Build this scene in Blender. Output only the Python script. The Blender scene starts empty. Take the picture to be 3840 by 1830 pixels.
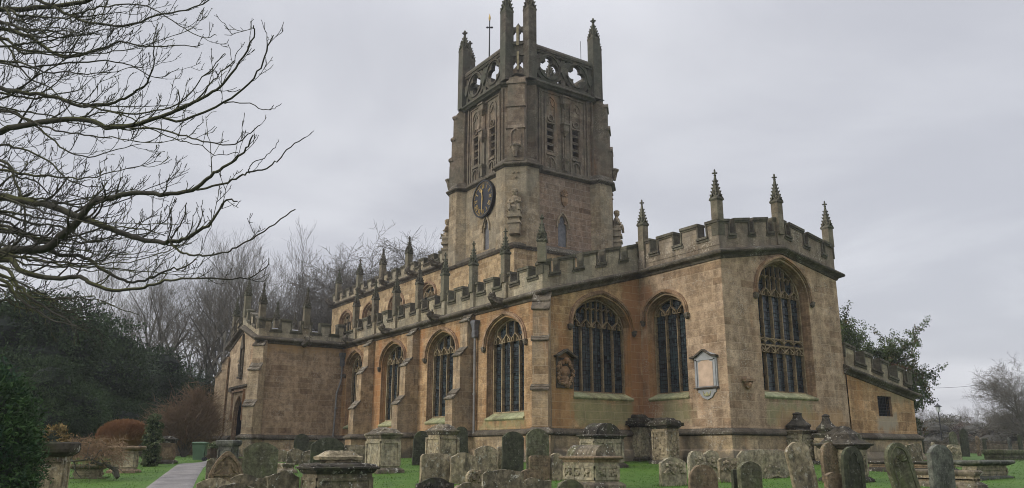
import bpy, bmesh, math, random
import numpy as np
from mathutils import Vector, Matrix, noise
random.seed(7)
SC=bpy.context.scene; COL=SC.collection
R=math.radians
# ---------------------------------------------------------------- camera
F=3020.77; PIT=R(14.452); ROL=R(.125); YAW=R(55.822); EYE=Vector((0,0,.3))
cam=bpy.data.cameras.new('camera'); co=bpy.data.objects.new('camera',cam); COL.objects.link(co)
fwv=Vector((-math.sin(YAW)*math.cos(PIT),math.cos(YAW)*math.cos(PIT),math.sin(PIT)))
rt0=Vector((math.cos(YAW),math.sin(YAW),0)); up0=rt0.cross(fwv)
rtv=rt0*math.cos(ROL)+up0*math.sin(ROL); upv=up0*math.cos(ROL)-rt0*math.sin(ROL)
co.matrix_world=Matrix((( rtv.x,upv.x,-fwv.x,EYE.x),(rtv.y,upv.y,-fwv.y,EYE.y),(rtv.z,upv.z,-fwv.z,EYE.z),(0,0,0,1)))
cam.sensor_width=36; cam.lens=F*36/3840; cam.clip_start=.1; cam.clip_end=3000
SC.camera=co
SC.render.resolution_x=1024; SC.render.resolution_y=488
HD=Vector((-math.sin(YAW),math.cos(YAW),0)); LT=Vector((math.cos(YAW),math.sin(YAW),0))
def ray(px,py): return fwv+rtv*((px-1920)/F)-upv*((py-915)/F)
def at(px,py,u):                      # the point seen at a pixel of the 3840 px photo, u metres ahead
    d=ray(px,py); return EYE+d*(u/(d.dot(HD)))
def gz(x,y):                          # height of the churchyard lawn
    u=x*HD.x+y*HD.y; v=x*LT.x+y*LT.y
    if u<42: z=-.6*((42-max(u,8))/22)**1.8
    elif u<50: z=0
    else: z=.62*min(1,(u-50)/26)**1.4+max(0,min(u,130)-76)*.004
    n=noise.noise(Vector((x*.13,y*.13,0)))*.05+noise.noise(Vector((x*.6,y*.6,3)))*.015
    return z+n
def on_plane(px,py,o,n):
    d=ray(px,py); return EYE+d*((Vector(o)-EYE).dot(Vector(n))/d.dot(Vector(n)))
def gpt(px,u):                        # ground point under pixel column px at distance u
    d=ray(px,1693); p=EYE+d*(u/d.dot(HD)); return Vector((p.x,p.y,gz(p.x,p.y)))
# ---------------------------------------------------------------- objects
ORG={}
def tag(o,label=None,cat=None,group=None,kind=None):
    if label:o['label']=label
    if cat:o['category']=cat
    if group:o['group']=group
    if kind:o['kind']=kind
    return o
def empty(name,loc,rz=0,local=True,tilt=(0,0)):
    o=bpy.data.objects.new(name,None); COL.objects.link(o); o.location=loc; o.rotation_euler=(tilt[0],tilt[1],rz)
    ORG[o.name]=Vector((0,0,0)) if local else Vector(loc); return o
class MB:
    def __init__(s): s.v=[]; s.f=[]
    def add(s,vs,fs):
        b=len(s.v); s.v+= [tuple(p) for p in vs]; s.f+=[tuple(b+i for i in f) for f in fs]; return s
    def box(s,x0,x1,y0,y1,z0,z1):
        return s.add([(x,y,z) for z in(z0,z1) for y in(y0,y1) for x in(x0,x1)],[(0,2,3,1),(4,5,7,6),(0,1,5,4),(2,6,7,3),(0,4,6,2),(1,3,7,5)])
    def loft(s,rings,cap0=True,cap1=True,closed=True):
        n=len(rings[0]); b=len(s.v)
        for r in rings: s.v+=[tuple(p) for p in r]
        for k in range(len(rings)-1):
            for i in range(n if closed else n-1):
                j=(i+1)%n; a=b+k*n; c=a+n
                s.f.append((a+i,a+j,c+j,c+i))
        if cap0: s.f.append(tuple(b+i for i in range(n))[::-1])
        if cap1: s.f.append(tuple(b+(len(rings)-1)*n+i for i in range(n)))
        return s
    def fbox(s,fr,s0,s1,z0,z1,o0,o1):   # box in a wall frame
        P=fr.pt
        return s.add([P(a,z,o) for o in(o0,o1) for z in(z0,z1) for a in(s0,s1)],[(0,2,3,1),(4,5,7,6),(0,1,5,4),(2,6,7,3),(0,4,6,2),(1,3,7,5)])
    def fprism(s,fr,poly,o0,o1):        # outline in the wall plane, given thickness
        n=len(poly); vs=[fr.pt(a,z,o0) for a,z in poly]+[fr.pt(a,z,o1) for a,z in poly]
        return s.add(vs,[tuple(range(n))[::-1],tuple(range(n,2*n))]+[(i,(i+1)%n,n+(i+1)%n,n+i) for i in range(n)])
    def sprism(s,fr,prof,s0,s1):        # profile (out,z) run along the wall
        n=len(prof); vs=[fr.pt(s0,z,o) for o,z in prof]+[fr.pt(s1,z,o) for o,z in prof]
        return s.add(vs,[tuple(range(n))[::-1],tuple(range(n,2*n))]+[(i,(i+1)%n,n+(i+1)%n,n+i) for i in range(n)])
    def sweep(s,fr,pts,w,o0,o1,closed=False):
        n=len(pts); rings=[]
        for i,(a,z) in enumerate(pts):
            p=pts[i-1] if (i or closed) else pts[i]; q=pts[(i+1)%n] if (i<n-1 or closed) else pts[i]
            dx,dz=q[0]-p[0],q[1]-p[1]; l=math.hypot(dx,dz) or 1; nx,nz=-dz/l*w/2,dx/l*w/2
            rings.append([fr.pt(a+nx,z+nz,o0),fr.pt(a+nx,z+nz,o1),fr.pt(a-nx,z-nz,o1),fr.pt(a-nx,z-nz,o0)])
        if closed: rings.append(rings[0])
        return s.loft(rings,not closed,not closed)
    def tube(s,pts,rad,n=6,cap=True):
        rings=[]; ref=Vector((0.1,0.2,1)).normalized()
        for i,p in enumerate(pts):
            p=Vector(p); d=(Vector(pts[min(i+1,len(pts)-1)])-Vector(pts[max(i-1,0)]))
            if d.length<1e-9: d=Vector((0,0,1))
            d.normalize(); a=d.cross(ref)
            if a.length<.1: a=d.cross(Vector((1,0,0)))
            a.normalize(); b=d.cross(a); r=rad[i] if hasattr(rad,'__len__') else rad
            rings.append([p+(a*math.cos(2*math.pi*k/n)+b*math.sin(2*math.pi*k/n))*r for k in range(n)])
        return s.loft(rings,cap,cap)
    def blob(s,c,rx,ry,rz,n=8,m=5,jit=0):
        c=Vector(c); rings=[]
        for k in range(m+1):
            t=-math.pi/2+math.pi*(k*.96+.02*m)/m; q=math.cos(t)
            rings.append([c+Vector((rx*q*math.cos(2*math.pi*i/n)*(1+random.uniform(-jit,jit)),ry*q*math.sin(2*math.pi*i/n)*(1+random.uniform(-jit,jit)),rz*math.sin(t))) for i in range(n)])
        return s.loft(rings)
    def stack(s,prof,n=1,ch=0,c=(0,0),jag=0):         # prof: (z,halfx,halfy); n points per side; ch: corner cut
        rings=[]
        for z,hx,hy in prof:
            pl=[]; k=min(hx,hy)*ch
            cs=[(-hx,-hy),(hx,-hy),(hx,hy),(-hx,hy)] if not ch else [(-hx+k,-hy),(hx-k,-hy),(hx,-hy+k),(hx,hy-k),(hx-k,hy),(-hx+k,hy),(-hx,hy-k),(-hx,-hy+k)]
            for i,p in enumerate(cs):
                q=cs[(i+1)%len(cs)]
                for j in range(n): t=j/n; pl.append((c[0]+p[0]+(q[0]-p[0])*t,c[1]+p[1]+(q[1]-p[1])*t,z))
            rings.append(pl)
        return s.loft(rings)
    def rough(s,amp,fr=3,seed=0,fine=.5):
        o=Vector((seed*3.7,seed*1.3,seed*7.1))
        out=[]
        for p in s.v:
            p=Vector(p); q=p*fr+o
            out.append(tuple(p+noise.noise_vector(q)*amp+noise.noise_vector(q*3.3)*amp*fine))
        s.v=out; return s
    def build(s,name,mat,parent=None,loc=None,smooth=False,rz=0,fix=True,tilt=(0,0)):
        me=bpy.data.meshes.new(name)
        og=Vector((0,0,0))
        if parent is not None: og=ORG[parent.name]
        elif loc is not None and not rz and tilt==(0,0): og=Vector(loc)
        vs=np.array(s.v,dtype=float)
        if og.length>0: vs=vs-np.array(og)
        me.from_pydata(vs.tolist(),[],s.f); me.update()
        if fix:
            b=bmesh.new(); b.from_mesh(me); bmesh.ops.recalc_face_normals(b,faces=b.faces); b.to_mesh(me); b.free()
        if smooth: me.shade_smooth()
        me.materials.append(mat)
        o=bpy.data.objects.new(name,me); COL.objects.link(o)
        if parent is not None: o.parent=parent; ORG[o.name]=ORG[parent.name]
        else:
            if loc is not None: o.location=loc
            o.rotation_euler=(tilt[0],tilt[1],rz); ORG[o.name]=og
        return o
class Fr:                              # wall frame: origin, run direction, outward direction
    def __init__(s,o,t,n): s.o=Vector((o[0],o[1],0)); s.t=Vector((t[0],t[1],0)).normalized(); s.n=Vector((n[0],n[1],0)).normalized()
    def pt(s,a,z,o=0): return s.o+s.t*a+s.n*o+Vector((0,0,z))
def FS(y): return Fr((0,y),(1,0),(0,-1))
def FE(x): return Fr((x,0),(0,1),(1,0))
def FN(y): return Fr((0,y),(1,0),(0,1))
def FW(x): return Fr((x,0),(0,1),(-1,0))
def band(mb,path,prof,closed=False):   # moulding run round corners; prof (out,dz) ; outward = right of travel
    n=len(path); rings=[]
    for i in range(n):
        p=Vector(path[i][:2]); z=path[i][2]
        a=Vector(path[i-1][:2]) if (i or closed) else None; b=Vector(path[(i+1)%n][:2]) if (i<n-1 or closed) else None
        d1=(p-a).normalized() if a is not None else (b-p).normalized(); d2=(b-p).normalized() if b is not None else d1
        n1=Vector((d1.y,-d1.x)); n2=Vector((d2.y,-d2.x)); m=n1+n2
        m=m/max(.3,m.dot(n1))
        rings.append([(p.x+m.x*o,p.y+m.y*o,z+dz) for o,dz in prof])
    if closed: rings.append(rings[0])
    mb.loft(rings,not closed,not closed)
def wall(name,fr,outline,holes,mat,parent,off=0):
    b=bmesh.new(); es=[]
    for lp in [outline]+holes:
        vs=[b.verts.new(fr.pt(a,z,off)-ORG[parent.name]) for a,z in lp]
        for i in range(len(vs)): es.append(b.edges.new((vs[i],vs[(i+1)%len(vs)])))
    bmesh.ops.triangle_fill(b,use_beauty=True,use_dissolve=False,edges=es)
    for f in b.faces:
        f.normal_update()
        if f.normal.dot(fr.n)<0: f.normal_flip()
    me=bpy.data.meshes.new(name); b.to_mesh(me); b.free(); me.materials.append(mat)
    o=bpy.data.objects.new(name,me); COL.objects.link(o); o.parent=parent; ORG[o.name]=ORG[parent.name]; return o
# ---------------------------------------------------------------- materials
def mat(name,rough=.9,spec=.25):
    m=bpy.data.materials.new(name); m.use_nodes=True; nt=m.node_tree; nt.nodes.clear()
    o=nt.nodes.new('ShaderNodeOutputMaterial'); b=nt.nodes.new('ShaderNodeBsdfPrincipled'); nt.links.new(b.outputs[0],o.inputs[0])
    b.inputs['Roughness'].default_value=rough; b.inputs['Specular IOR Level'].default_value=spec
    return m,nt,b
class N:
    def __init__(s,nt): s.nt=nt
    def n(s,t,**k):
        x=s.nt.nodes.new(t)
        for a,v in k.items(): setattr(x,a,v)
        return x
    def l(s,a,b): s.nt.links.new(a,b)
    def val(s,sock,v):
        if isinstance(v,(int,float)): sock.default_value=v
        elif isinstance(v,tuple): sock.default_value=v if len(sock.default_value)==len(v) else (*v,1)
        else: s.l(v,sock)
    def math(s,op,a,b=None,c=None,clamp=False):
        x=s.n('ShaderNodeMath',operation=op,use_clamp=clamp)
        for i,v in enumerate((a,b,c)):
            if v is not None: s.val(x.inputs[i],v)
        return x.outputs[0]
    def mix(s,f,a,b,mode='MIX'):
        x=s.n('ShaderNodeMix',data_type='RGBA',blend_type=mode); s.val(x.inputs[0],f); s.val(x.inputs[6],a); s.val(x.inputs[7],b); return x.outputs[2]
    def noise(s,v,sc,det=4,ro=.55,dist=0):
        x=s.n('ShaderNodeTexNoise'); s.l(v,x.inputs['Vector']); x.inputs['Scale'].default_value=sc; x.inputs['Detail'].default_value=det; x.inputs['Roughness'].default_value=ro; x.inputs['Distortion'].default_value=dist; return x.outputs[0]
    def step(s,v,a,b,c=0,d=1):
        x=s.n('ShaderNodeMapRange',interpolation_type='SMOOTHSTEP'); s.l(v,x.inputs[0])
        for i,q in enumerate((a,b,c,d)): x.inputs[i+1].default_value=q
        return x.outputs[0]
    def map(s,v,sc=(1,1,1),lo=(0,0,0)):
        x=s.n('ShaderNodeMapping'); s.l(v,x.inputs[0]); x.inputs['Scale'].default_value=sc; x.inputs['Location'].default_value=lo; return x.outputs[0]
    def bump(s,h,st,d,b,nrm=None):
        x=s.n('ShaderNodeBump'); s.l(h,x.inputs['Height']); x.inputs['Strength'].default_value=st; x.inputs['Distance'].default_value=d
        if nrm is not None: s.l(nrm,x.inputs['Normal'])
        if b is not None: s.l(x.outputs[0],b.inputs['Normal'])
        return x.outputs[0]
def stone(name,c1,c2,mortar,bw=.78,bh=.32,orange=0,lichen=.35,dark=.3,green=[],spots=[],ocol=(.35,.155,.055),dcol=(.05,.045,.038),lcol=(.42,.38,.31),mstr=.38,grey=0,gcol=(.17,.155,.125),bmp=.5):
    m,nt,b=mat(name); q=N(nt)
    g=q.n('ShaderNodeNewGeometry'); pos=g.outputs['Position']; sp=q.n('ShaderNodeSeparateXYZ'); q.l(pos,sp.inputs[0]); sn=q.n('ShaderNodeSeparateXYZ'); q.l(g.outputs['True Normal'],sn.inputs[0])
    sel=q.math('GREATER_THAN',q.math('ABSOLUTE',sn.outputs[0]),q.math('ABSOLUTE',sn.outputs[1]))
    mx=q.n('ShaderNodeMix',data_type='FLOAT'); q.l(sel,mx.inputs[0]); q.l(sp.outputs[0],mx.inputs[2]); q.l(sp.outputs[1],mx.inputs[3]); U=mx.outputs[0]
    cb=q.n('ShaderNodeCombineXYZ'); q.l(U,cb.inputs[0]); q.l(sp.outputs[2],cb.inputs[1])
    wob=q.noise(pos,1.3,3); wv=q.n('ShaderNodeVectorMath',operation='ADD'); q.l(cb.outputs[0],wv.inputs[0])
    w2=q.n('ShaderNodeVectorMath',operation='SCALE'); nz=q.n('ShaderNodeTexNoise'); q.l(pos,nz.inputs['Vector']); nz.inputs['Scale'].default_value=2.5; q.l(nz.outputs[1],w2.inputs[0]); w2.inputs[3].default_value=.05; q.l(w2.outputs[0],wv.inputs[1])
    br=q.n('ShaderNodeTexBrick'); q.l(wv.outputs[0],br.inputs['Vector']); br.offset=.42; br.squash=1.25; br.squash_frequency=3
    for k,v in (('Scale',1),('Mortar Size',.013),('Mortar Smooth',.3),('Brick Width',bw),('Row Height',bh),('Bias',0)): br.inputs[k].default_value=v
    br.inputs['Color1'].default_value=(0,0,0,1); br.inputs['Color2'].default_value=(1,1,1,1); br.inputs['Mortar'].default_value=(.5,.5,.5,1)
    blk=q.n('ShaderNodeSeparateColor'); q.l(br.outputs[0],blk.inputs[0]); blk=blk.outputs[0]
    mid=tuple((a+c)/2 for a,c in zip(c1,c2))
    base=q.mix(q.math('ADD',q.math('MULTIPLY',blk,.55),q.math('MULTIPLY',q.step(q.noise(pos,.55,3),.35,.65),.45)),c1,c2); base=q.mix(1,base,q.mix(blk,(.80,.79,.77),(1.17,1.16,1.14)),'MULTIPLY'); base=q.mix(q.math('MULTIPLY',q.step(blk,.86,.88),.55),base,tuple(x*1.25+.02 for x in mid)); base=q.mix(q.math('MULTIPLY',q.step(blk,.13,.11),.5),base,(mid[0]*.62,mid[1]*.55,mid[2]*.5))
    n1=q.noise(pos,3.2,8,.68); base=q.mix(1,base,q.mix(q.step(n1,.3,.7),(.66,.64,.62),(1.34,1.33,1.30)),'MULTIPLY')
    n0=q.noise(q.map(pos,(1,1,5)),9,5,.7); base=q.mix(1,base,q.mix(q.step(n0,.3,.7),(.70,.69,.68),(1.24,1.23,1.22)),'MULTIPLY')
    nb=q.noise(q.map(pos,(1,1,.16),(2,8,3)),2.4,6,.66); base=q.mix(1,base,q.mix(q.step(nb,.34,.66),(.84,.82,.80),(1.12,1.12,1.12)),'MULTIPLY')
    if orange:
        st=q.noise(q.map(pos,(.9,.9,.22)),.75,4,.6)
        f=q.step(st,.62-.3*orange,.72-.3*orange+.1); base=q.mix(q.math('MULTIPLY',f,q.math('ADD',.45,q.math('MULTIPLY',blk,.4))),base,ocol)
    for (a0,a1,z0,z1,colr,am) in spots:      # local stains: s range, z range, colour, strength (ragged by noise)
        wn=q.math('MULTIPLY',q.math('SUBTRACT',q.noise(q.map(pos,(1,1,.4)),2.2,4,.6),.5),1.6)
        uu=q.math('ADD',U,wn); zz=q.math('ADD',sp.outputs[2],wn)
        f=q.math('MULTIPLY',q.math('MULTIPLY',q.step(uu,a0-.2,a0+.2),q.step(uu,a1+.2,a1-.2)),q.math('MULTIPLY',q.step(zz,z0-.2,z0+.25),q.step(zz,z1+.2,z1-.2)))
        base=q.mix(q.math('MULTIPLY',f,am),base,colr)
    if grey: base=q.mix(q.math('MULTIPLY',q.step(q.noise(q.map(pos,(1,1,.5),(5,3,1)),.8,4,.6),.4,.62),grey),base,gcol)
    if dark:
        d=q.noise(q.map(pos,(2.2,2.2,.35),(3,1,7)),1.2,5,.65); base=q.mix(q.math('MULTIPLY',q.step(d,.52,.72),dark),base,dcol)
    if lichen:
        la=q.step(q.noise(pos,.9,3),.5,.66); lb=q.step(q.noise(pos,13,5,.75),.53,.6); base=q.mix(q.math('MULTIPLY',q.math('MULTIPLY',la,lb),lichen),base,lcol)
        lc=q.step(q.noise(pos,26,4,.7),.66,.7); base=q.mix(q.math('MULTIPLY',lc,lichen),base,lcol)
    base=q.mix(q.math('MULTIPLY',br.outputs['Fac'],mstr),base,mortar)
    q.l(base,b.inputs['Base Color'])
    h=q.math('ADD',q.math('MULTIPLY',br.outputs['Fac'],-.6),q.math('ADD',q.math('MULTIPLY',q.noise(pos,14,8,.75),.9),q.math('MULTIPLY',blk,.15)))
    q.bump(h,bmp,.035,b)
    return m
HON=(.40,.265,.125); BRN=(.27,.185,.115)
ORA=(.35,.165,.06)
GRN=(.24,.245,.12)
M={}
M['aisle']=stone('honey_ashlar',(.385,.265,.145),(.28,.185,.105),(.46,.35,.22),orange=.6,lichen=.35,dark=.3,spots=[(-38.9,-36.9,1.2,5.4,ORA,.8),(-33.3,-31.7,1.2,5.8,ORA,.5),(-44.3,-42.3,1.3,5.6,ORA,.7),(-30.2,-26.9,1.15,1.6,GRN,.6)])
M['chapel']=stone('chapel_ashlar',(.40,.28,.145),(.30,.205,.115),(.46,.35,.22),orange=.4,lichen=.3,dark=.25,spots=[(23.2,24.4,.9,7.6,(.29,.14,.065),.7),(19.3,20.5,1.2,2.9,(.38,.20,.08),.6),(20.4,23.6,1.35,2.35,GRN,.65)])
M['chancel']=stone('chancel_ashlar',(.40,.295,.195),(.29,.22,.155),(.45,.35,.23),orange=.22,lichen=.75,dark=.2,spots=[(26.5,29.2,1.4,2.3,GRN,.6),(-25.6,-24.9,1.0,7.4,(.29,.14,.065),.7),(-24.6,-22.9,1.4,2.3,GRN,.6),(27,31.2,1.2,1.9,(.38,.23,.10),.5)])
M['porch']=stone('porch_ashlar',(.33,.235,.155),(.25,.18,.12),(.36,.28,.2),orange=.12,lichen=.45,dark=.2,mstr=.45,spots=[(13.9,18.7,5.9,6.5,(.40,.25,.12),.7)])
M['porchfront']=stone('porch_front_ashlar',(.40,.32,.22),(.32,.25,.17),(.45,.37,.27),orange=.1,lichen=.4,dark=.15)
M['vestry']=stone('orange_ashlar',(.40,.27,.15),(.33,.21,.11),(.45,.35,.22),orange=.5,lichen=.3,dark=.15,bh=.42,bw=.9,ocol=(.38,.175,.06),spots=[(33.7,35.2,1.2,1.9,(.33,.29,.22),.8),(34.6,36.6,2.4,3.0,(.30,.27,.18),.5)])
M['clere']=stone('clerestory_ashlar',(.40,.30,.175),(.31,.235,.14),(.42,.34,.24),orange=.12,lichen=.3,dark=.35)
M['butt']=stone('buttress_ashlar',(.37,.275,.165),(.27,.20,.13),(.38,.31,.22),orange=.06,lichen=.5,dark=.5,grey=.35,gcol=(.21,.185,.15))
M['wthr']=stone('lichened_weathering',(.17,.15,.115),(.09,.08,.062),(.05,.045,.04),bh=9,bw=9,lichen=.95,dark=.5,mstr=0,lcol=(.46,.44,.37))
M['plinth']=stone('plinth_ashlar',(.40,.315,.20),(.29,.225,.145),(.22,.17,.11),orange=.35,lichen=.75,dark=.45,grey=.35,bh=.4,bw=.8,spots=[(-60,60,-.6,.42,(.085,.075,.055),.75)])
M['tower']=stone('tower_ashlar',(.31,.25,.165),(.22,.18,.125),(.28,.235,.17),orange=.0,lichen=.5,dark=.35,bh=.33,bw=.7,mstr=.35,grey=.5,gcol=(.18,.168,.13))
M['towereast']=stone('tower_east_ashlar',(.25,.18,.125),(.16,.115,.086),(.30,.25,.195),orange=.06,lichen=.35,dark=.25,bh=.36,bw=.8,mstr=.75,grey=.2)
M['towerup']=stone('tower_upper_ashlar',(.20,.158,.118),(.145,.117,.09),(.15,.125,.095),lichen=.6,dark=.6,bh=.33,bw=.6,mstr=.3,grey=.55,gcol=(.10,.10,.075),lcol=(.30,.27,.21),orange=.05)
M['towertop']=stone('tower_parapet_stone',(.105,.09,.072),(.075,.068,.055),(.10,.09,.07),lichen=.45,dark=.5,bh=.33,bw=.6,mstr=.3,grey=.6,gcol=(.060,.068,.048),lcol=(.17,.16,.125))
M['para']=stone('parapet_stone',(.33,.285,.20),(.25,.22,.16),(.17,.145,.10),bh=.5,bw=.75,lichen=.75,dark=.5,mstr=.5,grey=.5,gcol=(.205,.195,.15))
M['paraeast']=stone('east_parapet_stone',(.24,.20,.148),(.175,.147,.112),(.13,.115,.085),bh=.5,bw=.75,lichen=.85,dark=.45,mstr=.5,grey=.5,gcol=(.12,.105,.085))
M['coping']=stone('coping_stone',(.12,.108,.082),(.075,.07,.055),(.04,.038,.03),bh=.3,bw=.9,lichen=.45,dark=.6,mstr=.2,lcol=(.24,.23,.18),grey=.3,gcol=(.10,.105,.06))
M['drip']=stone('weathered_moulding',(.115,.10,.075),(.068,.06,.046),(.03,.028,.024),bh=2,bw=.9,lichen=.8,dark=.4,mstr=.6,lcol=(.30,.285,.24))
M['mould']=stone('window_moulding',(.30,.205,.125),(.215,.145,.095),(.30,.22,.13),bh=.5,bw=9,lichen=.45,dark=.4,orange=.35,mstr=.3,ocol=(.36,.16,.05))
M['trac']=stone('tracery_stone',(.36,.29,.18),(.26,.21,.135),(.3,.25,.15),bh=9,bw=9,lichen=.3,dark=.4,mstr=0)
M['pinn']=stone('pinnacle_stone',(.11,.10,.076),(.07,.068,.052),(.06,.06,.05),bh=9,bw=9,lichen=.35,dark=.5,mstr=0,grey=.4,gcol=(.075,.09,.055))
M['pshaft']=stone('pinnacle_shaft_stone',(.165,.142,.10),(.115,.10,.074),(.1,.1,.08),bh=.6,bw=9,lichen=.3,dark=.4,mstr=.5,grey=.5,gcol=(.15,.15,.10))
M['sill']=stone('sill_stone',(.38,.37,.22),(.28,.28,.16),(.15,.16,.09),bh=9,bw=.7,lichen=.4,dark=.3,grey=.4,gcol=(.24,.30,.17),mstr=.7)
def plain(name,c,rough=.6,met=0,var=.25,sc=6,spec=.3):
    m,nt,b=mat(name,rough,spec); q=N(nt); tc=q.n('ShaderNodeTexCoord').outputs['Object']
    n=q.noise(tc,sc,5,.6); q.l(q.mix(q.step(n,.3,.7),tuple(x*(1-var) for x in c),tuple(x*(1+var) for x in c)),b.inputs['Base Color']); b.inputs['Metallic'].default_value=met
    q.bump(n,.15,.01,b); return m
M['black']=plain('black_paint',(.014,.016,.022),.55)
M['gold']=plain('gold_leaf',(.42,.29,.10),.4,.3,.12)
M['void']=plain('dark_interior',(.010,.010,.011),.9)
M['slat']=stone('louvre_stone',(.16,.14,.11),(.12,.105,.08),(.1,.1,.08),bh=9,bw=9,lichen=.3,dark=.3,mstr=0)
M['lead']=plain('lead_sheet',(.115,.115,.12),.55,0,.25)
M['pipe']=plain('lead_pipe',(.20,.19,.18),.5,.0,.2)
M['iron']=plain('black_iron',(.012,.013,.014),.5)
M['greentin']=plain('green_plastic',(.075,.125,.075),.5,0,.12,3)
M['oak']=plain('weathered_oak',(.05,.035,.022),.8)
M['slate']=plain('painted_slate',(.29,.295,.295),.6,0,.12)
def glassmat():
    m,nt,b=mat('leaded_glass',.25,.5); q=N(nt)
    g=q.n('ShaderNodeNewGeometry'); pos=g.outputs['Position']; sp=q.n('ShaderNodeSeparateXYZ'); q.l(pos,sp.inputs[0])
    U=q.math('ADD',sp.outputs[0],sp.outputs[1]); cb=q.n('ShaderNodeCombineXYZ'); q.l(U,cb.inputs[0]); q.l(sp.outputs[2],cb.inputs[1])
    br=q.n('ShaderNodeTexBrick'); q.l(cb.outputs[0],br.inputs['Vector']); br.offset=0; br.inputs['Scale'].default_value=1
    for k,v in (('Mortar Size',.012),('Mortar Smooth',.1),('Brick Width',.13),('Row Height',.17),('Bias',0)): br.inputs[k].default_value=v
    br.inputs['Color1'].default_value=(.010,.013,.016,1); br.inputs['Color2'].default_value=(.05,.066,.07,1); br.inputs['Mortar'].default_value=(.004,.004,.005,1)
    n=q.noise(q.map(pos,(1,1,.5)),1.6,3); c=q.mix(q.step(n,.45,.7),br.outputs[0],(.035,.055,.06)); c=q.mix(q.math('MULTIPLY',q.step(q.noise(q.map(pos,(6,6,1)),3,4),.5,.75),.4),c,(.06,.075,.08))
    q.l(q.mix(br.outputs['Fac'],c,(.004,.004,.005)),b.inputs['Base Color'])
    q.bump(q.math('ADD',br.outputs['Fac'],q.noise(pos,7,3)),.5,.02,b); return m
M['glass']=glassmat()
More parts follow.
